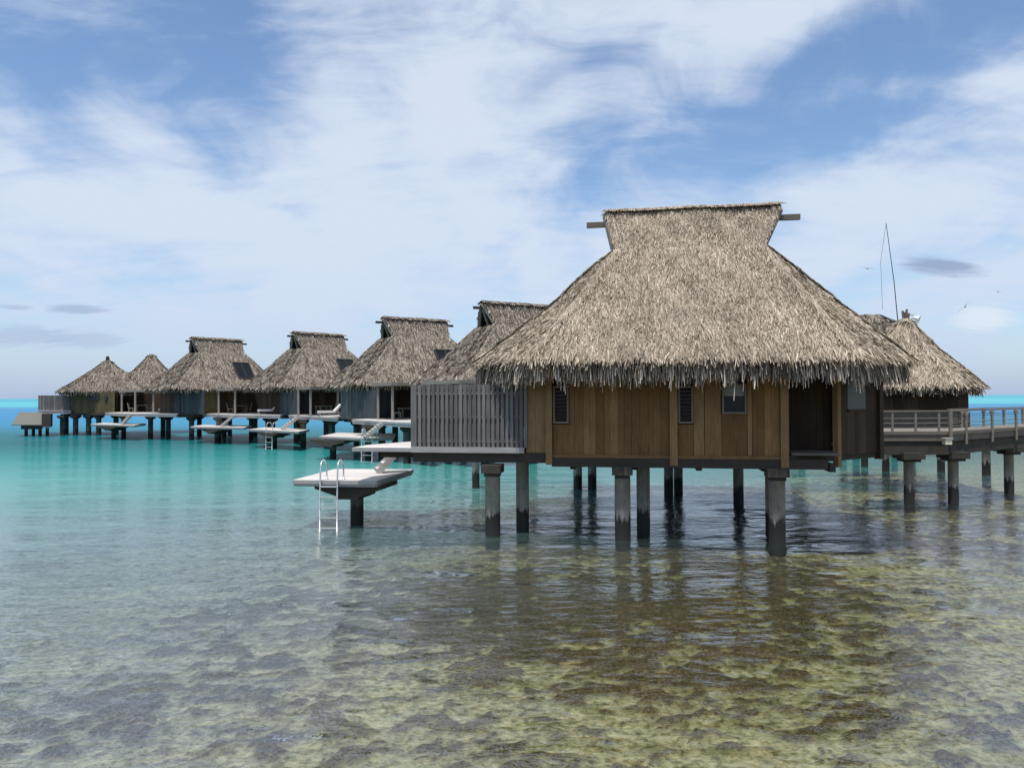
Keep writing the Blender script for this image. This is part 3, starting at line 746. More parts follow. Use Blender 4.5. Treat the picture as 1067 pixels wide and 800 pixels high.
screen(v6, W(40, 86.5), W(73, 85.6), 2.75, 4.42, .2, .185, M_SCREEN, name='privacy_screen')
slab(v6, [W(40, 86.2), W(74, 85.2), W(80, 89), W(44, 91)], 2.72, .07, 'deck', M_FASCIA, .35)
porch(v6, [W(125, 82), W(163, 80), W(175, 84), W(135, 86.5)], 4.85, [W(127, 82), W(141, 80.9), W(160, 80.6)],
      deck=[W(110, 80.5), W(132, 76.5), W(184, 73), W(196, 80), W(140, 86)], deckpiles=[W(129, 79.5), W(157, 77.3), W(170, 80.5)], stair=((*W(137, 76.2), 2.5), (*W(127.5, 76.0), 1.5), 1.0, 6))
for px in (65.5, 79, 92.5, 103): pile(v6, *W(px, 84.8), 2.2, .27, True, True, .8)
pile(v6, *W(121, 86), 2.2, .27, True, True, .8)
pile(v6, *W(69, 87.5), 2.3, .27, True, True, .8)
platform([W(95, 77), W(140, 73.5), W(152, 78), W(108, 81)], 'farthest swim platform, below the villa with two pointed roofs', W(118.5, 76.2), None, 1.5, rad(-30))
# low boat landing with a sloping cover at the far left
ld = thing('boat_landing', 'low landing with pale sloping board cover on short piles, far left', 'landing', (*W(33, 84.5), 0), 0)
m = MB(); P0, P1, P2, P3 = W(12, 83), W(43, 82.5), W(44, 85), W(20, 86)
m.add([(*P0, 1.28), (*P1, 1.28), (*P2, 2.55), (*P3, 2.55), (*P0, 1.18), (*P1, 1.18), (*P2, 2.45), (*P3, 2.45)], [(0, 1, 2, 3), (7, 6, 5, 4), (0, 4, 5, 1), (1, 5, 6, 2), (2, 6, 7, 3), (3, 7, 4, 0)])
m.build('sloping_cover', M_SHEDROOF, ld)
m = MB(); m.prism([W(22, 83.3), W(43, 83), W(45, 86), W(25, 86.5)], .75, 1.15); m.build('floor_beam', M_BEAM, ld)
m = MB(); m.prism([W(43.5, 82.6), W(53, 82.4), W(55, 85.5), W(45, 85.8)], 1.0, 2.4); m.build('step_block', M_BEAM, ld)
for px in (27.5, 35, 42, 49.5): pile(ld, *W(px, 84.0), .9, .17, False)

# ------------------------------------------------------------------ furniture
K = 2.575
c1 = table('table in the porch of the middle villa, dark behind the posts', (*W(337, 67), K), rad(45))
table_spots = [((*W(250, 73.5), K), 40, 'table in the porch of the skylight villa at the left'), ((*W(425, 53.6), K), 30, 'porch table right behind the near privacy screen'), ((*W(148, 83), K), 15, 'table under the porch between the two pointed roofs')]
for l_, r_, lab in table_spots: copy_thing(c1, l_, rad(r_), lab)
h1 = chair('chair left of the table in the porch of the skylight villa', (*W(240, 73.0), K), rad(20))
for l_, r_, lab in (((*W(258.5, 74.2), K), 200, 'chair right of the table in the porch of the skylight villa'), ((*W(346, 67.6), K), 190, 'chair beside the table in the porch of the middle villa'),
                    ((*W(414, 52.4), K), 10, 'pale chair by the post right of the slate screen, behind the near screen'), ((*W(137, 82), K), 10, 'chair left of the table in the far left porch'), ((*W(156, 83.2), K), 190, 'chair right of the table in the far left porch')):
    copy_thing(h1, l_, rad(r_), lab)
g1 = lounger('white lounger nearest the slate screen of the middle villa, backrest up', (*W(288, 71.5), K), rad(10))
for l_, r_, lab in (((*W(280, 70.2), K), 12, 'white lounger with raised back, left of another lounger on the skylight villa deck'), ((*W(344, 61.5), K), 25, 'flat white lounger on the right corner of the middle villa deck'),
                    ((*W(176, 78.5), K), 14, 'white lounger on the far left villa deck, beside the next roof')):
    copy_thing(g1, l_, rad(r_), lab)

# ------------------------------------------------------------------ HUT AND BOARDWALK AT RIGHT
hx_, hy_ = W(944, 36.0); rh = rad(-24)
hut = thing('thatched_hut', 'pointed thatched hut with dark walls at right, behind the boardwalk railing', 'hut', (hx_, hy_, 0), rh)
hr = hut_roof(hut, 2.78, 2.78, 4.5, 7.62, dens=480, L=.30, Wd=.03, frl=.45, mat=M_THATCH, per=130, fw=.05, finial=False)
f = MB()
for dx, dy, tz in ((-.08, 0, 8.05), (.06, .05, 8.12), (.0, -.08, 7.98), (.12, -.04, 7.92)): f.tube([(dx * .6, dy * .6, 7.45), (dx * 1.3, dy * 1.3, tz)], .055, 7)
f.build('finial', M_BROWNWOOD, hr, False)
m = MB(); wl = octagon(2.3, 2.3, .45, .45)
for i in range(8): boards(m, wl[i], wl[(i + 1) % 8], 2.5, 4.5, w=.3)
m.build('plank_wall', M_DARKWOOD, hut, False)
m = MB()
for i in range(8): strip(m, wl[i], wl[(i + 1) % 8], 2.5, 3.35, .04, .05)
m.build('lower_boarding', M_BROWNWOOD, hut, False)
m = MB(); m.prism(octagon(2.55, 2.55, .5, .5), 2.2, 2.5); m.build('floor_slab', M_BEAM, hut, False)
for px, D in ((900, 44), (922, 41), (979.5, 41)): pile(hut, *W(px, D), 2.3, .19, False)
fl = thing('floodlight', 'small white floodlight fixed beside the tip of the pointed hut roof', 'lamp', (hx_ + .35, hy_ - .25, 7.5))
m = MB(); m.tube([(hx_ + .02, hy_ - .1, 7.55), (hx_ + .32, hy_ - .2, 7.68)], .02, 6); m.build('arm', M_BLACK, fl)
m = MB(); m.tube([(hx_ + .30, hy_ - .2, 7.70), (hx_ + .48, hy_ - .35, 7.62)], .07, 10, .15); m.build('lamp_head', M_WHITE, fl)
m = MB(); m.box((hx_ + .25, hy_ - .2, 7.83), (.22, .12, .1), .3); m.build('bracket', M_WHITE, fl)
am = thing('antenna_mast', 'tall thin radio mast leaning slightly beside the pointed hut roof', 'antenna', (*W(938, 37), 7.0))
p0, p1 = Vector((*W(938, 37), 6.7)), Vector((*W(925.3, 37), Z(232, 37, 925)))
m = MB(); m.tube([p0, (p0 + p1) / 2 + Vector((.06, 0, 0)), p1], .026, 8, .014); m.build('mast', M_BLACK, am)
m = MB(); m.tube([p1, p1 + Vector((-.14, .3, -1.8)), Vector((*W(920.5, 38), Z(322, 38, 920)))], .008, 5); m.build('guy_wire', M_BLACK, am)

bw = thing('boardwalk', 'raised timber boardwalk with open grey railing on concrete piles at right', 'boardwalk', (*W(990, 29), 0))
Bz = 2.74
A0, A1_, A2 = W(893, 28.6), W(990, 28.5), W(1180, 40.0)
B0, B1_, B2 = W(905, 31.3), W(988, 31.2), W(1150, 43)
slab(bw, [A0, A1_, B1_, B0], Bz, .07, 'deck', M_POST, .36, fmat=M_BROWNWOOD, rot=math.atan2(A1_[1] - A0[1], A1_[0] - A0[0]) + math.pi / 2)
slab(bw, [A1_, A2, B2, B1_], Bz, .07, 'deck', M_POST, .36, fmat=M_BROWNWOOD, rot=math.atan2(A2[1] - A1_[1], A2[0] - A1_[0]) + math.pi / 2)
def edge_beam(a, b, name='edge_beam'):
    m = MB(); strip(m, a, b, 1.88, 2.36, .3, -.2); m.build(name, M_CAP, bw)
edge_beam(A0, A1_); edge_beam(A1_, A2); edge_beam(B1_, B0); edge_beam(B2, B1_)
for px, D in ((946, 28.85), (992, 29.1), (1050, 32.2), (1110, 36.0)): pile(bw, *W(px, D), 1.95, .185, True, True, .8)
for px, D in ((1026.5, 39.5), (1075, 42)): pile(bw, *W(px, D), 2.2, .2, False)
def railing(a, b, n, rails, zt, brace=False, skip=0):
    A, B = Vector((a[0], a[1])), Vector((b[0], b[1])); d = (B - A).normalized(); nr = Vector((d.y, -d.x))
    m = MB(); m.beam((A.x, A.y, zt), (B.x, B.y, zt), .10, .05)
    o = m.build('top_rail', M_BWRAIL, bw)
    for z in rails:
        q = MB(); q.tube([(A.x, A.y, z), ((A.x + B.x) / 2, (A.y + B.y) / 2, z - .015), (B.x, B.y, z)], .016, 6); q.build('rail', M_BWRAIL, bw)
    for i in range(skip, n):
        p = A + (B - A) * ((i + .5) / n); q = MB()
        if brace:
            p2 = p + nr * .06; q.beam((p2.x, p2.y, Bz - .5), (p2.x, p2.y, zt - .03), .075, .07)
            q.beam((p2.x - d.x * .2, p2.y - d.y * .2, zt - .05), (p2.x, p2.y, zt - .26), .045, .05); q.beam((p2.x + d.x * .2, p2.y + d.y * .2, zt - .05), (p2.x, p2.y, zt - .26), .045, .05)
        else: q.beam((p.x, p.y, Bz - .02), (p.x, p.y, zt - .03), .065, .065)
        q.build('railing_post', M_BWRAIL, bw)
railing(A0, A1_, 4, (Bz + .14, Bz + .32, Bz + .5), 3.5)
railing(A1_, A2, 9, (Bz + .2, Bz + .38, Bz + .56), 3.5, True)
railing(B1_, B2, 9, (Bz + .2, Bz + .38, Bz + .56), 3.5, True)
m = MB(); m.box((*W(990, 28.4), 3.0), (.1, .1, 1.15)); m.build('corner_post', M_BWRAIL, bw)
lp = thing('deck_lamp', 'cream lamp box fixed low at the boardwalk corner', 'lamp', (*W(986, 28.2), 2.3))
m = MB(); m.box((*W(986, 28.2), 2.38), (.26, .2, .2), .1); m.build('lamp_glass', M_LAMP, lp)
m = MB(); m.box((*W(986, 28.2), 2.5), (.32, .26, .05), .1); m.build('lamp_cover', M_RAIL, lp)

# ------------------------------------------------------------------ birds
def bird(px, py, D, s, bank, head, label):
    t = thing('seabird', label, 'bird', (*W(px, D), Z(py, D, px)), head, 'seabirds in the sky')
    v = [(-.5, 0, 0), (-.35, .07, .05), (0, .1, .07), (.3, .05, .05), (.52, 0, 0), (-.35, -.07, .05), (0, -.1, .07), (.3, -.05, .05), (0, 0, -.09), (-.35, 0, -.04), (.3, 0, -.05), (0, 0, .1)]
    body = [(0, 1, 9), (1, 2, 8, 9), (2, 3, 10, 8), (3, 4, 10), (0, 9, 5), (5, 9, 8, 6), (6, 8, 10, 7), (7, 10, 4), (0, 5, 11, 1), (1, 11, 2), (5, 6, 11), (2, 11, 3), (6, 7, 11), (3, 11, 7), (3, 7, 4)]
    w = []; wf = []
    for k in (-1, 1):
        o = len(v) + len(w)
        w += [(.16, k * .06, .05), (-.16, k * .06, .05), (-.06, k * .62, .22), (.17, k * .6, .22), (-.18, k * 1.3, .10), (-.08, k * 1.28, .11), (.0, k * .3, .16)]
        wf += [(o, o + 1, o + 6), (o + 1, o + 2, o + 6), (o + 6, o + 2, o + 3), (o, o + 6, o + 3), (o + 2, o + 4, o + 5, o + 3)]
    tail = [(-.48, .05, .01), (-.48, -.05, .01), (-.8, -.1, 0), (-.8, .1, 0)]; o = len(v) + len(w)
    allv = v + w + tail; fs = body + wf + [(o, o + 1, o + 2, o + 3)]
    cb, sb = math.cos(bank), math.sin(bank)
    allv = [(x * s, (y * cb - z * sb) * s, (y * sb + z * cb) * s) for x, y, z in allv]
    return mesh_obj('body', allv, fs, [M_BIRD], t, False)
bird(905.5, 280, 120, .75, .15, 1.4, 'small dark seabird left of the radio mast, wings level')
bird(1006.5, 320, 95, .85, -.75, 1.3, 'seabird banking steeply above the hut roof at right')
bird(1041.5, 304, 130, .5, .3, .3, 'tiniest seabird, highest at the far right')

# ------------------------------------------------------------------ SEABED AND WATER
def vnoise(x, y, seed):
    rng = np.random.RandomState(seed); G = rng.rand(256, 256)
    xi, yi = np.floor(x).astype(int), np.floor(y).astype(int); fx, fy = x - xi, y - yi
    fx, fy = fx * fx * (3 - 2 * fx), fy * fy * (3 - 2 * fy)
    g = lambda a, b: G[a % 256, b % 256]
    return (g(xi, yi) * (1 - fx) + g(xi + 1, yi) * fx) * (1 - fy) + (g(xi, yi + 1) * (1 - fx) + g(xi + 1, yi + 1) * fx) * fy
def fbm(x, y, seed, oct=4, gain=.5):
    s_, a, t = 0, 1, 0
    for k in range(oct): s_ = s_ + a * vnoise(x * 2 ** k + 17 * k, y * 2 ** k + 5 * k, seed + k); t += a; a *= gain
    return s_ / t
gx = np.arange(-24, 26.01, .09); gy = np.arange(4.0, 46.01, .09)
X, Y = np.meshgrid(gx, gy)
cl = fbm(X * .22, Y * .3, 3, 4); md = fbm(X * 2.3, Y * 2.6, 21, 4, .6); fn = fbm(X * 4.2, Y * 4.6, 40, 3, .6)
# the coral garden lies in front of the near villa and thins out towards the lagoon
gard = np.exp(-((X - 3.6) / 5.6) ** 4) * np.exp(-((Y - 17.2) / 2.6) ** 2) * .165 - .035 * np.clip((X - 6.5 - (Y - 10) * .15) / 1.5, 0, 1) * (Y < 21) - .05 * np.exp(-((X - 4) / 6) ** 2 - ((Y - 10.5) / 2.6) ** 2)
grey = np.clip(1 / (1 + np.exp((X + 2.6 - (Y - 13) * .12) / .9)), 0, 1)
lag = 1 / (1 + np.exp(-((-X - 5 + (Y - 19) * .7) / 2.2)))            # deeper, sandier lagoon side
f2 = fbm(X * 9.0, Y * 10.0, 77, 2, .5); under = np.exp(-((X - 6) / 7) ** 4 - ((Y - 24.5) / 3.2) ** 4) * .22  # under: extra dark coral below the house paints in its shade
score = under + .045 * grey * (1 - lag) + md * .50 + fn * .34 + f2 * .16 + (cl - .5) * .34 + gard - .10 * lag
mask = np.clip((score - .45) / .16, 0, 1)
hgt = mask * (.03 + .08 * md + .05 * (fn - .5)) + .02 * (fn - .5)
depth = .33 + .35 * lag + .08 * (fbm(X * .1, Y * .1, 60, 2) - .5)
edge = np.minimum(np.minimum(X + 24, 26 - X), np.minimum(Y - 4, 46 - Y)).clip(0, 4) / 4
Zs = (-depth + hgt) * edge + (-1.9) * (1 - edge)
nv = X.size; ny, nx = X.shape
ii = np.arange(nv).reshape(ny, nx)
fq = np.stack([ii[:-1, :-1].ravel(), ii[:-1, 1:].ravel(), ii[1:, 1:].ravel(), ii[1:, :-1].ravel()], 1)
m, nt, out = newmat('seabed')
at = N(nt, 'ShaderNodeAttribute'); at.attribute_name = 'coral'
g = N(nt, 'ShaderNodeNewGeometry')
n1 = noise(nt, g.outputs['Position'], 7.0, 6, .7); n2 = noise(nt, g.outputs['Position'], 1.1, 4, .6); n3 = noise(nt, g.outputs['Position'], 22.0, 4, .7)
sand = ramp(nt, n1, [(.36, (.12, .11, .04)), (.46, (.30, .28, .125)), (.55, (.47, .45, .24)), (.7, (.62, .60, .38))])
at2 = N(nt, 'ShaderNodeAttribute'); at2.attribute_name = 'lagoon'
sand = mixc(nt, math_n(nt, 'MULTIPLY', at2.outputs['Fac'], .85), sand, ramp(nt, n1, [(.34, (.15, .165, .155)), (.45, (.36, .39, .36)), (.55, (.52, .56, .52)), (.7, (.72, .76, .70))]))
coral = ramp(nt, n3, [(.38, (.024, .018, .008)), (.5, (.092, .07, .03)), (.62, (.22, .175, .085))])
coral = mixc(nt, math_n(nt, 'MULTIPLY', at2.outputs['Fac'], .8), coral, ramp(nt, n3, [(.38, (.03, .032, .034)), (.5, (.125, .125, .13)), (.62, (.28, .28, .28))]))
coral = mixc(nt, math_n(nt, 'MULTIPLY', n2, .5), coral, mixc(nt, .5, coral, (.06, .035, .035)))
f = math_n(nt, 'ADD', at.outputs['Fac'], math_n(nt, 'MULTIPLY', math_n(nt, 'SUBTRACT', n1, .5), 2.6))
f = math_n(nt, 'DIVIDE', math_n(nt, 'SUBTRACT', f, .3), .4, True)
c = mixc(nt, math_n(nt, 'MULTIPLY', f, .92), sand, coral)
b = N(nt, 'ShaderNodeBsdfPrincipled'); setin(b, Roughness=.95); b.inputs['Specular IOR Level'].default_value = 0
nt.links.new(c, b.inputs['Base Color'])
bp = N(nt, 'ShaderNodeBump'); setin(bp, Strength=.7, Distance=.08); nt.links.new(n1, bp.inputs['Height']); nt.links.new(bp.outputs[0], b.inputs['Normal'])
nt.links.new(b.outputs[0], out.inputs[0]); M_SEABED = m
sb = mesh_obj('seabed', np.stack([X.ravel(), Y.ravel(), Zs.ravel()], 1), fq, [M_SEABED], None, True, True)
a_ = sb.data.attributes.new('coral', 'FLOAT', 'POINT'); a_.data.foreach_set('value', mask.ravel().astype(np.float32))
a_ = sb.data.attributes.new('lagoon', 'FLOAT', 'POINT'); a_.data.foreach_set('value', np.maximum(lag, .75 * grey).ravel().astype(np.float32))
structure(sb)
R = 9000.0
def disc(name, z, mat, n=96):
    vs = [(0, 0, z)] + [(R * math.cos(2 * math.pi * i / n), R * math.sin(2 * math.pi * i / n), z) for i in range(n)]
    return structure(mesh_obj(name, vs, [(0, i + 1, (i + 1) % n + 1) for i in range(n)], [mat]))
disc('lagoon_floor', -2.2, M_SEABED)

m, nt, out = newmat('lagoon_water')
g = N(nt, 'ShaderNodeNewGeometry'); sx = N(nt, 'ShaderNodeSeparateXYZ'); nt.links.new(g.outputs['Position'], sx.inputs[0])
PX, PY = sx.outputs['X'], sx.outputs['Y']
# ripples
w1 = noise(nt, mapping(nt, g.outputs['Position'], (.9, 1.9, 1), (0, 0, .25)), 1.0, 3, .55, .6)
w2 = noise(nt, mapping(nt, g.outputs['Position'], (2.4, 3.8, 1), (0, 0, -.2)), 1.0, 4, .62, 1.0)
w3 = noise(nt, mapping(nt, g.outputs['Position'], (.16, .3, 1), (0, 0, .1)), 1.0, 3, .5, .3)
w4 = noise(nt, mapping(nt, g.outputs['Position'], (.35, .8, 1), (0, 0, -.12)), 1.0, 2, .5, .5)
hsum = math_n(nt, 'ADD', math_n(nt, 'ADD', math_n(nt, 'MULTIPLY', w1, .05), math_n(nt, 'MULTIPLY', w2, .07)), math_n(nt, 'ADD', math_n(nt, 'MULTIPLY', w3, .6), math_n(nt, 'MULTIPLY', w4, .16)))
# the houses shelter the water in front of them; the open lagoon side is choppier
big0 = noise(nt, mapping(nt, g.outputs['Position'], (.3, .5, 1)), 1.0, 3, .6)
lx_ = math_n(nt, 'ADD', PX, math_n(nt, 'MULTIPLY', math_n(nt, 'SUBTRACT', big0, .5), 4.0))
chop = ramp(nt, math_n(nt, 'DIVIDE', math_n(nt, 'ADD', lx_, 10.0), 30.0, True), [(0, (.95, .95, .95)), (.17, (.85, .85, .85)), (.28, (.22, .22, .22)), (.58, (.20, .20, .20)), (.67, (.6, .6, .6))])
hsum = math_n(nt, 'MULTIPLY', hsum, math_n(nt, 'MULTIPLY', chop, 1.75))
bp = N(nt, 'ShaderNodeBump'); setin(bp, Strength=1.0, Distance=1.0); nt.links.new(hsum, bp.inputs['Height'])
fres = N(nt, 'ShaderNodeFresnel'); setin(fres, IOR=1.33); nt.links.new(bp.outputs[0], fres.inputs['Normal'])
glo = N(nt, 'ShaderNodeBsdfGlossy'); nt.links.new(math_n(nt, 'MINIMUM', math_n(nt, 'ADD', math_n(nt, 'MULTIPLY', math_n(nt, 'ABSOLUTE', PY), .0012), .012), .12), glo.inputs['Roughness']); nt.links.new(bp.outputs[0], glo.inputs['Normal'])
# depth of the lagoon by place: shelf near, channel, far reef shelf
big = noise(nt, mapping(nt, g.outputs['Position'], (.05, .12, 1)), 1.0, 4, .6)
yy_ = math_n(nt, 'ADD', math_n(nt, 'SUBTRACT', PY, math_n(nt, 'MULTIPLY', PX, .8)), math_n(nt, 'MULTIPLY', math_n(nt, 'SUBTRACT', big, .5), 14))
shelf = ramp(nt, math_n(nt, 'DIVIDE', yy_, 120.0, True), [(.10, (0, 0, 0)), (.16, (.10, .10, .10)), (.22, (.30, .30, .30)), (.30, (.58, .58, .58)), (.42, (.85, .85, .85)), (.60, (.97, .97, .97))])
lg = math_n(nt, 'DIVIDE', math_n(nt, 'LOGARITHM', math_n(nt, 'MAXIMUM', math_n(nt, 'ADD', PY, math_n(nt, 'MULTIPLY', math_n(nt, 'SUBTRACT', big, .5), .25)), 1.0), 10.0), 4.0, True)
# log10(distance)/4: 20 m .325, 50 m .425, 90 m .49, 200 m .575, 400 m .65, 1000 m .75
body = ramp(nt, lg, [(.32, (.27, .43, .42)), (.395, (.10, .35, .32)), (.43, (.018, .215, .20)), (.46, (.004, .115, .118)), (.486, (.005, .14, .17)), (.52, (.02, .22, .36)), (.571, (.03, .22, .42)), (.625, (.05, .24, .42)), (.645, (.08, .42, .47)), (.70, (.09, .45, .49)), (.76, (.06, .36, .45))])  # water colour by distance; dark teal also paints in the far villas' reflection
dif = N(nt, 'ShaderNodeBsdfDiffuse'); nt.links.new(body, dif.inputs['Color'])
tr = N(nt, 'ShaderNodeBsdfTransparent'); vo = N(nt, 'ShaderNodeTexVoronoi', feature='DISTANCE_TO_EDGE'); vo.inputs['Scale'].default_value = 1.5
wob = N(nt, 'ShaderNodeTexNoise'); wob.inputs['Scale'].default_value = 1.7; wob.inputs['Detail'].default_value = 3; nt.links.new(g.outputs['Position'], wob.inputs['Vector'])
va = N(nt, 'ShaderNodeVectorMath', operation='SCALE'); nt.links.new(wob.outputs['Color'], va.inputs[0]); va.inputs['Scale'].default_value = 1.1
vb = N(nt, 'ShaderNodeVectorMath', operation='ADD'); nt.links.new(g.outputs['Position'], vb.inputs[0]); nt.links.new(va.outputs[0], vb.inputs[1])
nt.links.new(vb.outputs[0], vo.inputs['Vector'])
# caustic network: focused sunlight put into the surface tint as a cell pattern
tint = ramp(nt, vo.outputs['Distance'], [(0, (1, 1, .98)), (.035, (.94, .95, .92)), (.11, (.80, .83, .80)), (.5, (.75, .78, .75))])
nt.links.new(tint, tr.inputs['Color'])
mx = N(nt, 'ShaderNodeMixShader'); nt.links.new(shelf, mx.inputs[0]); nt.links.new(tr.outputs[0], mx.inputs[1]); nt.links.new(dif.outputs[0], mx.inputs[2])
mx2 = N(nt, 'ShaderNodeMixShader'); fr_ = math_n(nt, 'POWER', fres.outputs[0], .55)                   # mirror share raised above Fresnel to strengthen the sky reflection
far_ = math_n(nt, 'DIVIDE', math_n(nt, 'SUBTRACT', PY, 24.0), 36.0, True)
fr_ = math_n(nt, 'DIVIDE', fr_, math_n(nt, 'ADD', math_n(nt, 'MULTIPLY', fr_, math_n(nt, 'MULTIPLY', far_, 2.4)), 1.0))
nt.links.new(fr_, mx2.inputs[0]); nt.links.new(mx.outputs[0], mx2.inputs[1]); nt.links.new(glo.outputs[0], mx2.inputs[2])
nt.links.new(mx2.outputs[0], out.inputs[0])
disc('water', 0.0, m)

# ------------------------------------------------------------------ SKY
SUN = Vector((-.12, -.27, .955)).normalized()
w = bpy.data.worlds.new('World'); scene.world = w; w.use_nodes = True
nt = w.node_tree
for n in list(nt.nodes): nt.nodes.remove(n)
out = nt.nodes.new('ShaderNodeOutputWorld'); bg = nt.nodes.new('ShaderNodeBackground'); bg.inputs['Strength'].default_value = .15
sky = nt.nodes.new('ShaderNodeTexSky'); sky.sky_type = 'NISHITA'; sky.sun_disc = False
sky.sun_elevation = math.asin(SUN.z); sky.sun_rotation = math.atan2(SUN.x, SUN.y); sky.air_density = 1.0; sky.dust_density = .6; sky.ozone_density = 1.6
tc = nt.nodes.new('ShaderNodeTexCoord'); sx = nt.nodes.new('ShaderNodeSeparateXYZ'); nt.links.new(tc.outputs['Generated'], sx.inputs[0])
dz = math_n(nt, 'MAXIMUM', sx.outputs['Z'], 0.0)
az = math_n(nt, 'ARCTAN2', sx.outputs['X'], sx.outputs['Y'])
el = math_n(nt, 'ARCSINE', sx.outputs['Z'])
den = math_n(nt, 'ADD', dz, .22)
cb = N(nt, 'ShaderNodeCombineXYZ')
nt.links.new(math_n(nt, 'DIVIDE', sx.outputs['X'], den), cb.inputs[0]); nt.links.new(math_n(nt, 'DIVIDE', sx.outputs['Y'], den), cb.inputs[1])
def blob(px, py, rx, ry, amp, rot=0.0):
    a0 = math.atan((px - 533.5) / F); e0 = math.atan((413 - py) / (F / math.cos(a0)))
    c, s_ = math.cos(rad(rot)), math.sin(rad(rot))
    da = math_n(nt, 'SUBTRACT', az, a0); de = math_n(nt, 'SUBTRACT', el, e0)
    u = math_n(nt, 'ADD', math_n(nt, 'MULTIPLY', da, c), math_n(nt, 'MULTIPLY', de, s_)); v = math_n(nt, 'SUBTRACT', math_n(nt, 'MULTIPLY', de, c), math_n(nt, 'MULTIPLY', da, s_))
    q = math_n(nt, 'ADD', math_n(nt, 'POWER', math_n(nt, 'ABSOLUTE', math_n(nt, 'MULTIPLY', u, F / rx)), 2.0), math_n(nt, 'POWER', math_n(nt, 'ABSOLUTE', math_n(nt, 'MULTIPLY', v, F / ry)), 2.0))
    return math_n(nt, 'MULTIPLY', math_n(nt, 'EXPONENT', math_n(nt, 'MULTIPLY', q, -1.0)), amp)
BL = [  # bearing in picture terms: centre, radii, weight, tilt
    (60, 40, 190, 85, -.58, 0), (250, 15, 150, 60, -.26, 0), (230, 175, 110, 34, -.30, -30), (60, 130, 90, 26, -.16, 0), (310, 120, 60, 60, -.12, 30),
    (140, 130, 75, 42, .50, -38), (330, 130, 60, 70, .22, 40), (160, 235, 300, 60, .30, 0), (330, 90, 60, 60, .14, 0), (490, 110, 75, 130, .34, -25), (440, 215, 120, 50, .2, 0), (640, 110, 70, 90, -.12, 0), (800, 8, 80, 26, .50, 5),
    (670, 60, 70, 45, -.02, 0), (720, 150, 120, 40, -.22, 20), (930, 55, 150, 45, -.44, 12), (880, 140, 130, 26, -.30, 14), (1020, 82, 90, 16, .42, -8), (1010, 190, 150, 50, .34, 10), (640, 190, 70, 40, -.15, 10),
    (500, 270, 420, 70, .24, 0), (533, -480, 1000, 330, .5, 0), (450, 190, 90, 34, -.10, 20)]  # the big cloud above the frame is added to whiten the water's reflection
tot = None
for b_ in BL:
    k = blob(*b_); tot = k if tot is None else math_n(nt, 'ADD', tot, k)
wisp = noise(nt, mapping(nt, cb.outputs[0], (1.1, .55, 1), (0, 0, rad(28))), 1.6, 7, .54, .6)
fine = noise(nt, mapping(nt, cb.outputs[0], (2.2, 6.5, 1), (0, 0, rad(-12))), 1.5, 6, .62, .4)
ce = N(nt, 'ShaderNodeCombineXYZ'); nt.links.new(az, ce.inputs[0]); nt.links.new(el, ce.inputs[1])
puff = noise(nt, mapping(nt, ce.outputs[0], (5.5, 11, 1), (0, 0, rad(18))), 1.0, 7, .58, .7)
tot = math_n(nt, 'ADD', tot, math_n(nt, 'MULTIPLY', math_n(nt, 'SUBTRACT', puff, .5), 1.5))
cov = math_n(nt, 'ADD', math_n(nt, 'ADD', math_n(nt, 'MULTIPLY', math_n(nt, 'SUBTRACT', wisp, .5), 1.3), math_n(nt, 'MULTIPLY', math_n(nt, 'SUBTRACT', fine, .5), .6)), math_n(nt, 'ADD', tot, .5))
cl = nt.nodes.new('ShaderNodeMapRange'); cl.interpolation_type = 'SMOOTHSTEP'; cl.inputs['From Min'].default_value = .12; cl.inputs['From Max'].default_value = 1.02
nt.links.new(cov, cl.inputs['Value'])
cloudcol = (4.7, 5.25, 6.1)
c = mixc(nt, math_n(nt, 'MULTIPLY', cl.outputs[0], .93), mixc(nt, 1.0, sky.outputs[0], (.90, .985, 1.06), 'MULTIPLY'), cloudcol)
# milky air near the horizon
hz = math_n(nt, 'EXPONENT', math_n(nt, 'MULTIPLY', math_n(nt, 'ABSOLUTE', el), -13.0))
c = mixc(nt, math_n(nt, 'MULTIPLY', hz, .72), c, (2.35, 3.2, 5.1))
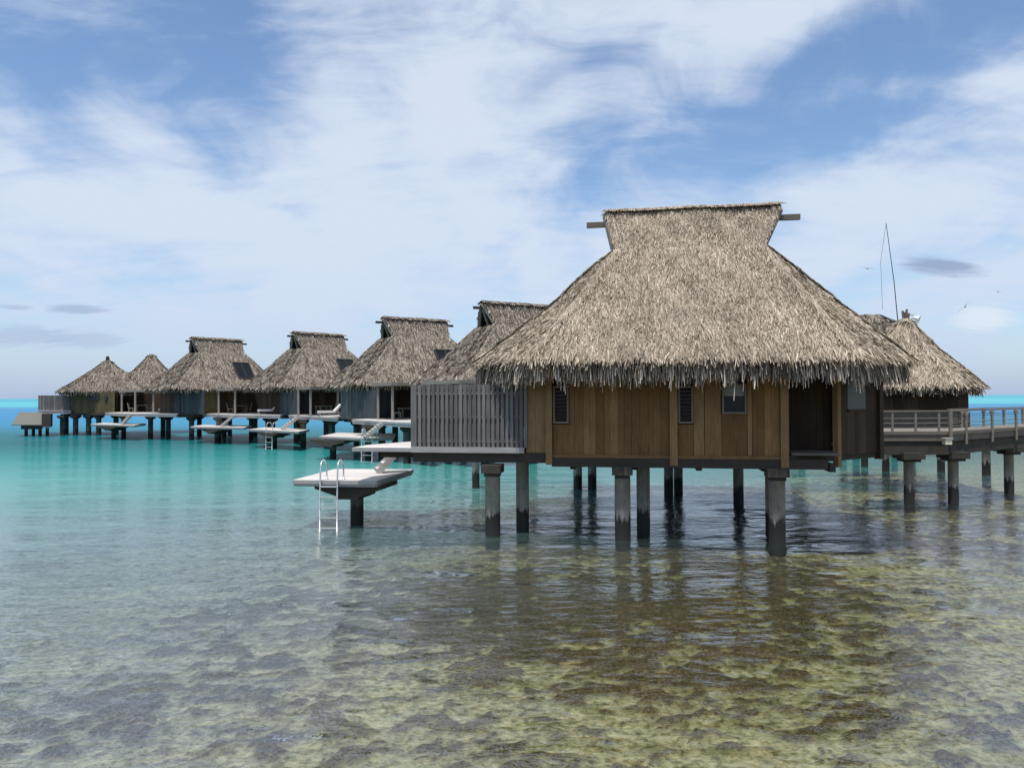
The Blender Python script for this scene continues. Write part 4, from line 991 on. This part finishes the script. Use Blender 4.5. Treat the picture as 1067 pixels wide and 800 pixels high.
# small grey scud and one white puff
nz = noise(nt, mapping(nt, cb.outputs[0], (3, 9, 1)), 2.2, 5, .6, .5)
def scud(px, py, rx, ry, colr, amt, rot=0):
    global c
    k = blob(px, py, rx, ry, 1.0, rot); k = math_n(nt, 'ADD', k, math_n(nt, 'MULTIPLY', math_n(nt, 'SUBTRACT', nz, .5), .9))
    mr = nt.nodes.new('ShaderNodeMapRange'); mr.interpolation_type = 'SMOOTHSTEP'; mr.inputs['From Min'].default_value = .42; mr.inputs['From Max'].default_value = .95; nt.links.new(k, mr.inputs['Value'])
    lim = math_n(nt, 'GREATER_THAN', blob(px, py, rx * 1.5, ry * 1.5, 1.0, rot), .25)
    c = mixc(nt, math_n(nt, 'MULTIPLY', math_n(nt, 'MULTIPLY', mr.outputs[0], lim), amt), c, colr)
scud(981, 279, 46, 11, (2.0, 2.48, 3.66), .8, -12); scud(80, 320, 36, 6, (2.41, 3.03, 4.28), .7); scud(15, 318, 20, 4, (2.41, 3.03, 4.28), .5); scud(20, 348, 50, 14, (2.55, 3.17, 4.48), .5); scud(90, 352, 46, 12, (2.55, 3.17, 4.48), .45)
scud(1026, 333, 36, 16, (5.1, 5.52, 6.21), .8)
nt.links.new(c, bg.inputs['Color']); nt.links.new(bg.outputs[0], out.inputs[0])

sl = bpy.data.lights.new('sun', 'SUN'); sl.energy = 4.0; sl.angle = rad(.6); sl.color = (1, .955, .89)
so = bpy.data.objects.new('sun', sl); col.objects.link(so); so.rotation_euler = SUN.to_track_quat('Z', 'Y').to_euler()

# ------------------------------------------------------------------ camera
cam = bpy.data.cameras.new('camera'); cam.sensor_width = 36; cam.sensor_fit = 'HORIZONTAL'; cam.lens = F / 1067 * 36
cam.clip_start = .05; cam.clip_end = 30000
co = bpy.data.objects.new('camera', cam); col.objects.link(co)
co.matrix_world = Matrix.Translation((0, 0, EYE)) @ Matrix.Rotation(rad(90) + math.atan(13 / F), 4, 'X') @ Matrix.Rotation(rad(-.22), 4, 'Z')
scene.camera = co
vs = scene.view_settings; vs.view_transform = 'Standard'; vs.look = 'None'; vs.exposure = 0; vs.gamma = 1
scene.cycles.max_bounces = 8; scene.cycles.transparent_max_bounces = 8; scene.cycles.caustics_reflective = False; scene.cycles.caustics_refractive = False
scene.cycles.use_denoising = True
